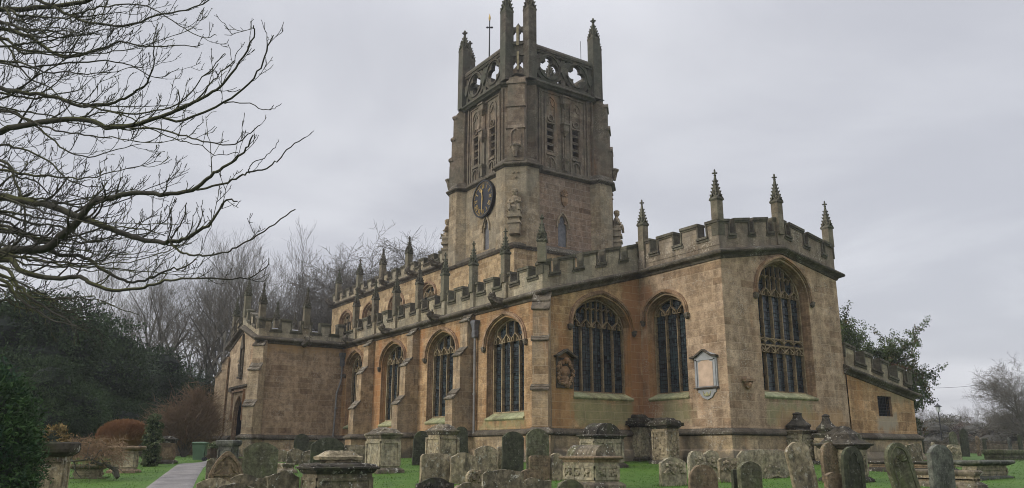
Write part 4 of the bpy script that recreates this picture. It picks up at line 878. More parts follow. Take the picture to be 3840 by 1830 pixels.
HS=[
(796,916,1691,21.5,'gothic','brown','pointed brown headstone with carved cusps beside the path','gothic',0,0),
(786,922,1715,23,'flat','rough','low crusted stone standing behind the pointed brown headstone',None,0,0),
(917,1040,1658,23.3,'step','mossy','broad green headstone with rounded top and shoulders right of the pointed one',None,0,0),
(752,880,1793,17.5,'segment','lichen','low lichened stone with shallow arched top nearest the path edge',None,2,0),
(880,1012,1774,18.5,'broken','rough','rough crusted slab upright between green headstone and bolster tomb',None,0,0),
(1013,1128,1769,18.2,'segment','rough','heavily crusted slab just left of the big coped chest tomb',None,0,0),
(812,972,1812,16.3,'segment','capst','arched headstone top just showing at bottom edge left of coped tomb',None,0,0),
(1101,1156,1626,40.5,'round','slate','small dark round topped stone against the porch wall plinth',None,0,0),
(1157,1186,1655,40.0,'flat','slate','low dark square stone leaning by the porch wall',None,0,0),
(1040,1078,1686,33.0,'round','lichen','narrow lichened stone left of the crusted row under the porch wall',None,0,0),
(1078,1168,1680,30.5,'broken','rough','crusted brown slab with pale base under the porch wall',None,0,0),
(1169,1289,1641,25.0,'step','slate','tall dark green headstone with pale left edge behind the coped tomb',None,-1,0),
(1288,1374,1668,28.5,'flat','rough','wide crusted dark slab between dark headstone and panelled pedestal tomb',None,0,0),
(1546,1610,1615,30.5,'round','slate','dark green headstone leaning beside the octagonal rubble topped tomb',None,2.2,0),
(1706,1755,1599,31.0,'round','slate','dark green headstone half hidden behind the rubble topped tomb',None,-1,0),
(1577,1688,1699,21.9,'flat','lichen','thick brown lichened slab leftmost of the row on the open grass',None,0,0),
(1690,1784,1697,21.9,'ogee','lichen','yellowish lichened slab second in the row beside the thick brown one',None,0,0),
(1779,1865,1672,24.5,'segment','lichen','lichened slab with blackened top third in the row',None,0,0),
(1866,1884,1675,25.5,'flat','lichen','narrow edge of a pale slab tucked behind the tall green stone',None,0,0),
(1881,1962,1618,25.0,'shoulder','slate','tall dark green round topped headstone, left of the tall pair',None,1,0),
(1974,2058,1607,26.5,'shoulder','mossy','tall olive headstone with cut corners, right of the tall pair',None,0,0),
(1983,2062,1707,23.0,'flat','brown','brown slab with moulded flat top before the tall olive stone',None,0,0),
(1950,2027,1757,20.5,'segment','brown','low smooth pinkish tablet before the brown flat topped slab',None,0,0),
(2063,2110,1699,23.2,'segment','lichen','narrow speckled slab left of the fluted coped tomb',None,0,0),
(1565,1704,1790,17.6,'ogee','dark','dark headstone with scrolled ogee top cut by the bottom edge','relief',0,0),
(1705,1810,1809,17.0,'segment','rough','crusted stone top low at bottom edge right of the scrolled one',None,0,0),
(1747,1812,1761,19.2,'round','lichen','small lichened stone with carved round head beside the wide crusted slab','relief',0,0),
(1808,1963,1762,18.6,'flat','rough','wide crusted slab with mossy flat top in front of the tall pair',None,0,0),
(1963,2068,1787,17.9,'broken','rough','brown crusted stump right of the wide crusted slab',None,0,0),
(2077,2195,1797,16.8,'round','mossy','round topped stone with pale rim at bottom edge before the coped tomb',None,0,0),
(2470,2570,1715,21.4,'segment','pale','pale carved slab with arched top left of the twin arched stone','relief',0,0),
(2577,2695,1688,23.5,'double','pale','pale twin arched headstone with carved scrolls','relief',0,0),
(2577,2684,1741,19.6,'round','brown','plain brown semicircular headstone before the twin arched one',None,0,0),
(2690,2768,1715,22.6,'flat','lichen','low weathered slab with carved frame between twin arched stone and cartouche slab','relief',0,0),
(2740,2766,1760,18.9,'flat','slate','narrow dark slab edge beside the small dark round headstone',None,0,0),
(2760,2849,1730,18.7,'step','mossy','small dark round topped headstone with pale mossy rim',None,0,0),
(2768,2948,1685,24.0,'flat','pale','wide pale slab carved with a scrolled cartouche','relief',0,0),
(2972,3060,1653,18.6,'shoulder','lichen','tall cracked grey headstone leaning to the left before the ogee capped tomb',None,-12,0),
(3077,3148,1658,22.5,'round','brown','upright brown round topped headstone left of the trefoil carved one',None,-1,0),
(3081,3150,1770,18.3,'segment','brown','short rusty brown stump before the upright brown headstone',None,0,0),
(3150,3231,1673,18.2,'round','slate','dark mossy headstone carved with a trefoil arch','kneel',1,0),
(3348,3440,1652,17.6,'round','mossy','big olive headstone with carved leaf arch leaning well to the left','daisy',-16,0),
(3401,3458,1664,29.0,'flat','rough','blackened crusted stone standing near the vestry corner',None,-4,0),
(3476,3563,1667,19.0,'shoulder','grey','very dark grey headstone with stained face right of the leaning olive one',None,1,0),
(3554,3602,1667,30.0,'flat','pale','short carved pale stone behind the dark grey headstone','relief',0,0),
(3566,3594,1618,50,'round','mossy','green round topped headstone far off near the lamp post',None,0,0),
(3606,3634,1606,52,'round','slate','dark leaning headstone far off beside the green round one',None,2,0),
(3664,3678,1636,56,'round','brown','slender pinkish headstone before the far boundary wall',None,0,0),
(3689,3702,1644,57,'flat','slate','small dark headstone right of the slender pinkish one',None,0,0),
(3784,3797,1640,58,'round','grey','slim grey headstone near the right edge by the boundary wall',None,0,0),
(3822,3838,1628,55,'round','slate','dark headstone at the far right edge',None,0,0),
(3492,3508,1658,60,'round','pale','small white headstone beyond the vestry corner',None,3,0),
(3455,3468,1640,47,'flat','slate','thin dark headstone close behind the vestry corner',None,0,0),
]
for i,(x0,x1,yt,b,sh,m,lb,pn,ln,bk) in enumerate(HS):
    headstone(x0,x1,yt,b,sh,m,lb,lean=ln,back=bk,panel=pn,rz=-6-6*((i*37)%5)/4,th=.09+.05*((i*53)%4)/3 if m!='slate' else .09,rough=.014 if m in('rough','capst') else .007 if m in('lichen','pale') else .003)
# ---------------- chest, pedestal and coped tombs
def tomb(xl,xc,xr,yb,u,label,parts,hscale=1,ytop=None,cat='tomb',name='chest_tomb',rz=0,group='table and chest tombs in the churchyard',overs=1.0):
    """xl,xc,xr: columns of left end, near corner, right end of the body; u distance"""
    u=u_at(xc,yb) if u is None else u
    c=gpt(xc,u); ex=Vector((math.cos(R(rz)),math.sin(R(rz)),0)); ey=Vector((-math.sin(R(rz)),math.cos(R(rz)),0))
    dl=on_plane(xl,1690,c,ey)-c; dr=on_plane(xr,1690,c,ex)-c
    L=abs(dl.dot(ex)); Wd=abs(dr.dot(ey))
    ctr=c-ex*L/2+ey*Wd/2; ctr.z=gz(ctr.x,ctr.y)-.02
    T=(at(xc,ytop,u).z-ctr.z) if ytop else 1.0
    BASES.append((ctr,L/2+.12,Wd/2+.12,R(rz)))
    o=empty(name,ctr,R(rz)); tag(o,label,cat,group)
    for nm,mk,prof,kw in parts(L/2,Wd/2,T):
        x=MB(); x.stack(prof,n=kw.get('n',7),ch=kw.get('ch',0)); x.rough(kw.get('r',.01),kw.get('fr',3.5),xc)
        if 'extra2' in kw: kw['extra2'](x); x.rough(.012,9,xc)
        if kw.get('r',.01)>.012: x.rough(kw['r']*.5,12,xc)
        if 'extra' in kw: kw['extra'](x)
        x.build(nm,G[mk],o,smooth=False)
    return o,L/2,Wd/2,T
def panels(x,hx,hy,z0,z1,nx=1,ny=1,t=.03,pil=.09):
    pil=min(pil,.3*hx,.3*hy)
    for sg in(-1,1):
        for i in range(nx+1):
            c=-hx+pil/2+(2*hx-pil)*i/nx; x.box(c-pil/2,c+pil/2,sg*hy-(.004 if sg<0 else 0)-(t if sg<0 else 0),sg*hy+(t if sg>0 else 0)+.004*(sg>0),z0,z1)
        for i in range(ny+1):
            c=-hy+pil/2+(2*hy-pil)*i/ny; x.box(sg*hx-(t+.004 if sg<0 else 0),sg*hx+(t+.004 if sg>0 else 0),c-pil/2,c+pil/2,z0,z1)
        for z in(z0,z1-pil*.7):
            x.box(-hx,hx,sg*hy-(t*.9 if sg<0 else 0),sg*hy+(t*.9 if sg>0 else 0),z,z+pil*.7); x.box(sg*hx-(t*.9 if sg<0 else 0),sg*hx+(t*.9 if sg>0 else 0),-hy,hy,z,z+pil*.7)
def P_ped(cap='rubble',bm='pale',cm='capst',ch=0,nx=1,ny=1,baseh=.16,ov=.10,capf=.22,carve=False):
    def f(a,b,T):
        zc=T*(1-capf)
        def ex(x):
            panels(x,a,b,baseh+.05,zc-.1,nx,ny)
            if carve:
                for i in range(26):
                    t=random.uniform(-.85,.85); z=random.uniform(baseh+.15,zc-.2); x.blob((a+.01,b*t,z),.04,.045,.05,5,3,.3); x.blob((a*random.uniform(-.9,.9),-b-.01,z),.045,.04,.05,5,3,.3)
        out=[('plinth_block',cm,[(-.3,a+.12,b+.12),(.0,a+.12,b+.12),(baseh*.6,a+.11,b+.11),(baseh,a+.03,b+.03)],dict(r=.012)),
         ('tomb_body',bm,[(baseh-.02,a,b),(baseh+.3*(zc-baseh),a,b),(baseh+.65*(zc-baseh),a,b),(zc,a,b)],dict(r=.005,extra=ex,ch=ch))]
        if cap=='rubble':
            out.append(('cornice',cm,[(zc-.02,a+.02,b+.02),(zc+.03,a+ov*.5,b+ov*.5),(zc+.07,a+ov*.6,b+ov*.6),(zc+.09,a+ov,b+ov),(zc+.13,a+ov*1.05,b+ov*1.05),(zc+.15,a+ov*.6,b+ov*.6)],dict(r=.012,ch=ch)))
            h=T-zc-.13
            out.append(('tomb_cap',cm,[(zc+.14,a+ov*.5,b+ov*.5),(zc+.16+h*.2,a*.9,b*.9),(zc+.16+h*.35,a*.82,b*.82),(zc+.16+h*.5,a*.78,b*.78),(zc+.16+h*.7,a*.5,b*.5),(T,a*.3,b*.3)],dict(r=.035,fr=6,ch=ch)))
        if cap=='slabs':
            out.append(('cornice',cm,[(zc-.02,a+.02,b+.02),(zc+.04,a+ov*.35,b+ov*.35),(zc+.07,a+ov*.45,b+ov*.45),(zc+.09,a+ov*.9,b+ov*.9),(zc+.13,a+ov*.95,b+ov*.95)],dict(r=.01,n=10)))
            h=T-zc-.13
            out.append(('tomb_cap',cm,[(zc+.125,a+ov*.8,b+ov*.8),(zc+.14+h*.28,a+ov*.85,b+ov*.85),(zc+.15+h*.30,a+ov*.3,b+ov*.3),(zc+.13+h*.36,a+ov*.45,b+ov*.45),(zc+.13+h*.62,a+ov*.4,b+ov*.4),(zc+.13+h*.66,a*.8,b*.8),(zc+.13+h*.7,a*.88,b*.88),(T,a*.72,b*.72)],dict(r=.022,fr=5,n=12)))
        if cap=='slab':
            out.append(('tomb_cap',cm,[(zc-.02,a+.03,b+.03),(zc+(T-zc)*.25,a+ov*.9,b+ov*.9),(zc+(T-zc)*.5,a+ov,b+ov),(T-.03,a+ov,b+ov),(T,a+ov-.03,b+ov-.03)],dict(r=.010,ch=ch)))
        if cap=='bolster':
            out.append(('cornice',cm if cm!='capst' else 'brown',[(zc-.02,a+.01,b+.01),(zc+.05,a+ov*.45,b+ov*.45),(zc+.06,a+ov,b+ov),(zc+.085,a+ov*1.2,b+ov*1.2),(zc+.115,a+ov*1.1,b+ov*1.1),(zc+.125,a+ov*.6,b+ov*.6)],dict(r=.008)))
            h=T-zc-.12; rr=h*.52
            def ex2(x):
                rings=[]; nn=int(a*2/.05)
                for i in range(nn+1):
                    X=-a*.94+a*1.9*i/nn; k=1+.05*math.sin(i*2.2)+(.06 if i in(0,nn) else 0)
                    rings.append([(X,b*.80*k*math.cos(t*math.pi/12)*(1 if True else 0),zc+.115+max(0,h*k*math.sin(t*math.pi/12))) for t in range(13)])
                x.loft(rings)
            out.append(('tomb_cap',cm,[(zc+.12,a+ov*.4,b+ov*.4),(zc+.135,a*.98,b*.9)],dict(r=.012,fr=7,extra2=ex2)))
        if cap=='coped':   # block on a sloping mossy base
            h=T-zc
            out.append(('cornice',cm,[(zc-.02,a+.02,b+.02),(zc+.03,a+ov*.5,b+ov*.5),(zc+.06,a+ov*.6,b+ov*.6),(zc+.075,a+ov,b+ov),(zc+.115,a+ov*1.1,b+ov*1.1),(zc+.13,a+ov*.8,b+ov*.8)],dict(r=.010,n=14)))
            out.append(('tomb_cap',cm,[(zc+.125,a+ov*.75,b+ov*.75),(zc+.17,a+ov*.5,b+ov*.5),(zc+.19,a*.8,b*.85),(zc+.21,a*.50,b*.62)],dict(r=.028,fr=5,n=14)))
            out.append(('cap_block','lichen',[(zc+.2,a*.46,b*.55),(zc+.25,a*.44,b*.5),(zc+.27,a*.58,b*.75),(zc+.33,a*.6,b*.78),(zc+.36,a*.5,b*.62),(T-.04,a*.44,b*.5),(T,a*.36,b*.36)],dict(r=.014,fr=7,n=14)))
        if cap=='ogee':
            h=T-zc; R0=min(a,b)
            out.append(('cornice',cm,[(zc-.02,a+.02,b+.02),(zc+.05,a+ov*.6,b+ov*.6),(zc+.09,a+ov,b+ov),(zc+.13,a+ov*.95,b+ov*.95),(zc+.15,a*.9,b*.9)],dict(r=.01)))
            out.append(('tomb_cap','dark',[(zc+.14,a*.95,b*.95),(zc+.17+h*.1,a*.93,b*.93),(zc+.17+h*.12,a*1.04,b*1.04),(zc+.17+h*.2,a*1.04,b*1.04),(zc+.19+h*.23,a*.9,b*.9),(zc+.2+h*.34,a*.62,b*.62),(zc+.2+h*.47,a*.42,b*.42),(zc+.2+h*.64,a*.33,b*.33),(zc+.2+h*.66,a*.40,b*.40),(zc+.2+h*.70,a*.38,b*.38),(T,a*.12,b*.12)],dict(r=.008,ch=.6,n=3)))
        return out
    return f
tomb(60,246,266,1830,17.2,'tall weathered chest tomb partly behind the clipped green bush',P_ped('slab','lichen','dark',capf=.22,ov=.14),ytop=1657,rz=62)
tomb(288,384,396,1797,None,'small low green slab topped tomb with flared top under the twisted shrub',P_ped('slab','pale','mossy',capf=.28,ov=.12,baseh=.06),ytop=1742,rz=62)
tomb(425,505,520,1776,None,'squat stone table tomb with wide thin top beside the path',P_ped('slab','pale','brown',capf=.16,ov=.17,baseh=.14),ytop=1672,rz=60)
tomb(603,648,657,1722,31.5,'small square pedestal tomb with dark cap beyond the path',P_ped('rubble','brown','dark',ov=.06),ytop=1636,rz=60)
tomb(818,868,894,1730,29.5,'plain grey pedestal tomb with flat moulded top before the porch',P_ped('slab','grey','grey',capf=.22,ov=.08),ytop=1650,rz=35)
tomb(1140,1196,1400,1830,17.6,'large low chest tomb with mossy coped block on top in the foreground',P_ped('coped','rough','dark',capf=.46,ov=.12),ytop=1690)
tomb(1373,1428,1500,1779,None,'panelled pedestal tomb with rubble cap standing alone on the grass',P_ped('rubble','pale','capst',capf=.24,ov=.07),ytop=1600)
tomb(1597,1652,1720,1790,28.5,'octagonal pedestal tomb with lichened rubble cap near the downpipe',P_ped('rubble','lichen','capst',capf=.24,ch=.3,ov=.08),ytop=1588)
tomb(2113,2228,2318,1830,20.2,'pale panelled chest tomb with fluted bolster top in the foreground',P_ped('bolster','pale','capst',capf=.38,ov=.08,nx=3,ny=2,carve=True),ytop=1668)
tomb(2176,2228,2338,1745,28.2,'yellow panelled chest tomb with dark bolster behind the fluted one',P_ped('bolster','pale','dark',capf=.34,ov=.09,nx=1,ny=3),ytop=1585)
tomb(2292,2397,2445,1731,None,'tall carved pedestal tomb with black flaky cap, left of the adjoining two',P_ped('slabs','pale','dark',capf=.27,carve=True,ov=.30),ytop=1553)
tomb(2447,2505,2546,1716,31.4,'carved pedestal tomb with black cap, right of the adjoining two',P_ped('slabs','lichen','dark',capf=.22,carve=True,ov=.2),ytop=1566)
tomb(2938,3014,3064,1742,None,'pale pedestal tomb with spreading ogee cap before the great east window',P_ped('ogee','pale','capst',capf=.42,carve=True,ov=.09),ytop=1543)
tomb(3056,3115,3160,1726,31.5,'pedestal tomb with black ogee cap and white lichened finial',P_ped('ogee','lichen','dark',capf=.46,ov=.07),ytop=1550)
tomb(3082,3195,3246,1800,22.2,'broad lyre ended chest tomb with stepped pyramid cap behind the headstones',P_ped('rubble','pale','dark',capf=.40,ov=.16,carve=True),ytop=1598)
tomb(3256,3520,3570,1760,25.5,'long dark low tomb behind the leaning olive headstone',P_ped('slab','brown','dark',capf=.22,ov=.1),ytop=1731)
tomb(3392,3640,3660,1825,20.3,'long low chest tomb with brown moulded edge before the big flat slab',P_ped('slab','lichen','capst',capf=.24,ov=.06),ytop=1764)
tomb(3600,3655,3765,1802,None,'big flat topped table tomb at right with grey slab and shadowed side',P_ped('slab','pale','grey',capf=.24,ov=.18,baseh=.1),ytop=1727)
tomb(1042,1068,1102,1769,25.5,'small low tomb with thick ledge between green headstone and crusted slabs',P_ped('slab','lichen','rough',capf=.3,ov=.05),ytop=1737)
tomb(3690,3760,3838,1704,38,'low sunken ledger tomb in the grass at far right',P_ped('slab','mossy','mossy',capf=.4,ov=.08,baseh=.05),ytop=1686)
# ---------------- ground, path
def mk(): 
    us=[-60,-20,-5]+[1+.9*i for i in range(60)]+[56+3*i for i in range(30)]+[150,200,300,500,900,1600]
    vs=[-900,-400,-200,-120,-80]+[-56+1.0*i for i in range(113)]+[80,120,200,400,900]
    m=MB(); 
    for u in us:
        for v in vs: p=HD*u+LT*v; m.v.append((p.x,p.y,gz(p.x,p.y)))
    n=len(vs)
    for i in range(len(us)-1):
        for j in range(n-1): a=i*n+j; m.f.append((a,a+1,a+n+1,a+n))
    return m
def grassmat(name,k=1,tip=0):
    m,nt,b=mat(name,.75,.2); q=N(nt); g=q.n('ShaderNodeNewGeometry'); pos=g.outputs['Position']
    c=q.mix(q.step(q.noise(pos,.35,4),.35,.65),(.038*k,.088*k,.009*k),(.054*k,.115*k,.012*k)); c=q.mix(q.step(q.noise(pos,2.6,5,.7),.4,.75),c,(.070*k,.115*k,.02*k)); c=q.mix(q.math('MULTIPLY',q.step(q.noise(pos,1.1,4),.58,.7),.5),c,(.030*k,.062*k,.010*k))
    c=q.mix(1,c,q.mix(q.step(q.noise(pos,28,4,.7),.3,.7),(.58,.60,.58),(1.5,1.45,1.4)),'MULTIPLY')
    q.l(c,b.inputs['Base Color']); q.bump(q.noise(pos,40,6,.8),.35,.02,b)
    return m
M['grass']=grassmat('lawn_grass'); M['blade']=grassmat('grass_blades',1.15)
gr=mk().build('ground',M['grass'],None,loc=(0,0,0),smooth=True); tag(gr,kind='structure')
def pathmat():
    m,nt,b=mat('path_tarmac',.9,.25); q=N(nt); pos=q.n('ShaderNodeNewGeometry').outputs['Position']
    c=q.mix(q.step(q.noise(pos,1.2,5),.35,.65),(.14,.13,.122),(.205,.19,.178)); c=q.mix(1,c,q.mix(q.step(q.noise(pos,38,4,.7),.3,.7),(.75,.75,.75),(1.25,1.25,1.25)),'MULTIPLY'); c=q.mix(q.math('MULTIPLY',q.step(q.noise(pos,.7,6,.7),.5,.64),.45),c,(.10,.095,.09)); c=q.mix(q.math('MULTIPLY',q.step(q.noise(pos,5,5,.75),.60,.66),.5),c,(.09,.10,.05))
    c=q.mix(q.math('MULTIPLY',q.step(q.noise(pos,15,3),.66,.7),.8),c,(.36,.34,.32)); q.l(c,b.inputs['Base Color']); q.bump(q.noise(pos,60,4,.8),.5,.01,b); return m
M['path']=pathmat()
el=[(400,14),(470,17),(540,20.0),(600,24),(645,28.5),(660,30.5),(745,32),(800,36),(830,42)]; er=[(740,14),(744,17),(748,20.0),(762,24),(778,28.5),(792,30.5),(840,32),(870,36),(890,42)]
pp=MB(); rows=[]
for (a,u),(b,_) in zip(el,er):
    A=gpt(a,u); B=gpt(b,u); rows.append([A.lerp(B,t/8) for t in range(9)])
rr=[]
for r0,r1 in zip(rows,rows[1:]):
    for k in range(8): rr.append([r0[j].lerp(r1[j],k/8) for j in range(9)])
rr=[[Vector((p.x,p.y,gz(p.x,p.y)+(.028+.012*math.sin(j/8*math.pi) if 0<j<8 else -.04))) for j,p in enumerate([r[0]]+r[1:-1]+[r[-1]])] for r in rr]
pp.loft(rr,False,False,closed=False); po=pp.build('path',M['path'],None,loc=rr[0][4],smooth=True); tag(po,kind='structure')
def inpath(p):
    u=p.dot(HD); px=1920+F*(p.dot(LT))/max(u,1e-3)/math.cos(PIT)*1.0
    for (a,ua),(b,_),(a2,ub),(b2,_) in zip(el,er,el[1:],er[1:]):
        if ua<=u<=ub:
            t=(u-ua)/(ub-ua); A=gpt(a+(a2-a)*t,u).dot(LT); B=gpt(b+(b2-b)*t,u).dot(LT); v=p.dot(LT); return A-.02<v<B+.02
    return False
# grass blades where the lawn shows close enough to read
rng=np.random.default_rng(3); gb=MB(); cnt=0
while cnt<52000:
    u=15+26*rng.random()**1.25; v=(rng.random()*2-1)*u*.66; p=HD*u+LT*v
    if inpath(p): continue
    z=gz(p.x,p.y); h=.010+.022*rng.random(); a=rng.random()*6.28; w=.010+.010*rng.random(); c,s=math.cos(a)*w,math.sin(a)*w; lx,ly=(rng.random()-.5)*.05,(rng.random()-.5)*.05
    b=len(gb.v); gb.v+=[(p.x-c,p.y-s,z-.01),(p.x+c,p.y+s,z-.01),(p.x+lx,p.y+ly,z+h)]; gb.f.append((b,b+1,b+2)); cnt+=1
for (p0,hx,hy,a0) in BASES:
    for _ in range(int(150*(hx+hy))):
        t=rng.random()*4; e=rng.random()*2-1; ax,ay=[(e*hx,-hy),(hx,e*hy),(e*hx,hy),(-hx,e*hy)][int(t)]; k=1+.02/max(.1,hx); ax+=(rng.random()-.5)*.12; ay+=(rng.random()-.5)*.12
        x=p0.x+ax*math.cos(a0)-ay*math.sin(a0); y=p0.y+ax*math.sin(a0)+ay*math.cos(a0); z=gz(x,y); h=.03+.10*rng.random()**2; a=rng.random()*6.28; w=.006+.006*rng.random(); c,s=math.cos(a)*w,math.sin(a)*w; lx,ly=(rng.random()-.5)*.08,(rng.random()-.5)*.08
        b=len(gb.v); gb.v+=[(x-c,y-s,z-.01),(x+c,y+s,z-.01),(x+lx,y+ly,z+h)]; gb.f.append((b,b+1,b+2))
go=gb.build('lawn_grass',M['blade'],None,loc=(0,0,0),fix=False); tag(go,'short bright green grass blades of the churchyard lawn','grass',kind='stuff')
# ================================================================ TREES AND PLANTS
def barkmat(name,c1,c2,moss=0,mc=(.10,.105,.03)):
    m,nt,b=mat(name,.9,.15); q=N(nt); pos=q.n('ShaderNodeNewGeometry').outputs['Position']; nn=q.n('ShaderNodeNewGeometry').outputs['Normal']
    c=q.mix(q.step(q.noise(pos,4,5,.7),.35,.65),c1,c2)
    if moss:
        sp=q.n('ShaderNodeSeparateXYZ'); q.l(nn,sp.inputs[0]); f=q.math('MULTIPLY',q.math('MULTIPLY',q.step(sp.outputs[2],-.4,.6),q.step(q.noise(pos,1.1,4),.4,.62)),moss); c=q.mix(f,c,mc)
    q.l(c,b.inputs['Base Color']); q.bump(q.noise(pos,30,5,.7),.5,.01,b); return m
M['bark']=barkmat('ash_bark',(.032,.030,.026),(.060,.055,.045),.7,(.085,.09,.022))
M['barkfar']=barkmat('far_bark',(.070,.066,.055),(.105,.097,.08),.3,(.09,.09,.045))
M['twigfar']=barkmat('far_twigs',(.088,.080,.066),(.118,.106,.086))
M['barkgrey']=barkmat('grey_bark',(.10,.098,.09),(.14,.135,.125),.2)
M['redtwig']=barkmat('copper_twigs',(.17,.085,.04),(.23,.125,.06))
M['tantwig']=barkmat('tan_twigs',(.16,.105,.062),(.215,.145,.085))
def leafmat(name,c1,c2,c3=None,sc=1.2,f3=.5,rough=.85):
    m,nt,b=mat(name,rough,.1); q=N(nt); pos=q.n('ShaderNodeNewGeometry').outputs['Position']; ri=q.n('ShaderNodeNewGeometry').outputs['Random Per Island']
    c=q.mix(ri,c1,c2); c=q.mix(1,c,q.mix(q.step(q.noise(pos,sc,4,.6),.35,.65),(.62,.64,.62),(1.3,1.3,1.25)),'MULTIPLY')
    if c3: c=q.mix(q.step(q.noise(pos,sc*.7,3),f3,f3+.12),c,c3)
    q.l(c,b.inputs['Base Color']); return m
def branch(B,T,p,d,L,r,lev,rng,maxlev,up=.12,spread=.6,twr=.006,seg=4,kids=(5,6,5,4),wig=.22,thin=2):
    n=seg+(1 if lev==0 else 0); pts=[Vector(p)]; rad=[r]; dd=Vector(d).normalized(); q=Vector(p)
    for i in range(n):
        dd=(dd+Vector((rng.gauss(0,wig),rng.gauss(0,wig),rng.gauss(0,wig)*.7+up))*.5).normalized(); q=q+dd*(L/n); pts.append(q.copy()); rad.append(max(twr*.6,r*(1-.72*(i+1)/n)))
    (B if lev<thin else T).tube(pts,rad,7 if lev==0 else 5 if lev==1 else 3,cap=False)
    if lev>=maxlev: return
    nk=kids[min(lev,len(kids)-1)]
    for k in range(nk):
        t=.25+.75*(k+rng.random())/nk if lev else .35+.65*(k+rng.random())/nk
        i=min(n-1,int(t*n)); f=t*n-i; f=min(f,1); s=pts[i].lerp(pts[i+1],f); par=(pts[i+1]-pts[i]).normalized()
        a=Vector((rng.gauss(0,1),rng.gauss(0,1),rng.gauss(0,.6))); a=(a-par*a.dot(par)); a.normalize()
        nd=(par*(1-spread*.6)+a*spread+Vector((0,0,up))).normalized()
        rr=(rad[i]+(rad[i+1]-rad[i])*f)*.62
        branch(B,T,s,nd,L*(.62-.18*t)*rng.uniform(.75,1.2),max(twr,rr),lev+1,rng,maxlev,up,spread,twr,seg,kids,wig,thin)
TREEM={}; TREEH={}
def bare_tree(key,H,seed,r0=.28,maxlev=4,kids=(11,7,6,5),spread=.55,up=.16,m='barkfar',mt='twigfar',trunkfrac=1.0,wig=.2,twr=.011,stems=1):
    if key not in TREEM:
        rng=random.Random(seed); B,T=MB(),MB()
        for s in range(stems):
            a=rng.random()*6.28; d=Vector((math.cos(a)*.22,math.sin(a)*.22,1)) if stems>1 else Vector((0,0,1)); branch(B,T,(math.cos(a)*.3*(stems>1),math.sin(a)*.3*(stems>1),-.4),d,H,r0,0,rng,maxlev,up,spread,twr,5,kids,wig)
        e=empty('tmp',(0,0,0)); a=B.build('trunk',M[m],e,smooth=True,fix=False); b=T.build('twigs',M[mt],e,fix=False); hz=max(p[2] for p in T.v); TREEM[key]=(a.data,b.data); TREEH[key]=hz; print(key,len(B.f),len(T.f),round(hz,1),round(max(abs(p[0]) for p in T.v),1))
        for q in(a,b,e): bpy.data.objects.remove(q)
    return TREEM[key]
def plant_tree(key,px,u,label,group,scale=1,rz=0,cat='tree',name='bare_tree',dz=0,squash=1):
    p=gpt(px,u); p.z+=dz-.1; o=empty(name,p,rz); o.scale=(scale*squash,scale*squash,scale); tag(o,label,cat,group)
    for nm,me in zip(('trunk','crown'),TREEM[key]):
        c=bpy.data.objects.new(nm,me); COL.objects.link(c); c.parent=o
    return o
bare_tree('a',17,11,.40,4,(11,7,6,4),.55,.16,wig=.24); bare_tree('b',17,23,.46,4,(11,8,6,4),.68,.12,stems=1,wig=.28); bare_tree('c',17,37,.3,4,(7,6,5,4),.5,.2,stems=3,wig=.22)
bare_tree('d',9,51,.16,4,(12,8,6,4),.75,.05,wig=.3)
bare_tree('e',9,61,.22,4,(13,9,7,5),.8,.07,wig=.34,stems=2)
def hpx(px,y,u): p=gpt(px,u); return at(px,y,u).z-p.z
GB='bare winter trees beyond the churchyard'
for key,px,yt,u,rz,sq,lb in(
('e',1330,925,78,.3,1.25,'wide crowned bare tree rising behind the nave pinnacles'),('e',1470,940,84,2.1,1.05,'bare tree whose crown shows between nave pinnacles and the tower'),
('c',1120,1000,74,1.2,1.0,'slender bare tree just left of the nave end'),('a',1010,930,70,.2,.9,'tall feathery bare tree over the porch roof'),
('c',870,880,66,2.2,1.0,'tallest bare tree left of the porch gable'),('b',770,980,58,3.0,.9,'dark forked bare tree close left of the porch'),
('a',650,900,72,4.1,1.0,'bare tree behind the clipped orange shrub'),('c',540,960,78,5.0,1.0,'bare multi stemmed tree above the dark evergreens'),
('a',430,990,84,1.0,1.1,'bare tree rising left of centre above the evergreens'),('b',330,1100,88,2.4,1.1,'bare tree farthest left above the evergreens'),('a',1220,1010,88,5.5,.9,'faint bare tree behind the west end of the nave'),('c',720,1010,90,.7,1.2,'faint distant bare tree in the gap left of the porch'),('e',1400,950,90,4.4,1.1,'faint bare tree midway behind the nave pinnacles'),('b',480,1050,76,.9,1.1,'low bare tree just over the evergreen tops'),('a',1540,960,92,1.9,1.0,'faint bare tree closest to the tower')):
    H=hpx(px,yt,u); plant_tree(key,px,u,lb,GB,H/TREEH[key]*1.13,rz,squash=sq*1.05)
GR='bare trees along the far boundary'
for key,px,yt,u,rz,sq,lb in(
('e',3480,1500,95,.3,.8,'hazy bare tree behind the vestry tree'),('e',3560,1510,92,2.0,.9,'bare spreading tree behind the lamp post'),('c',3640,1500,100,1.5,1.1,'pale bare tree right of the lamp post'),('e',3700,1500,96,3.6,.9,'bare tree beside the big rounded one'),('d',3620,1540,86,4.4,1.3,'low bare tree over the boundary wall'),
('e',3895,1300,72,1.1,1.0,'big rounded bare tree at the right edge'),('e',3850,1420,66,2.7,.8,'dense twiggy tree crowding the right edge')):
    H=hpx(px,yt,u); plant_tree(key,px,u,lb,GR,H/TREEH[key],rz,squash=sq)
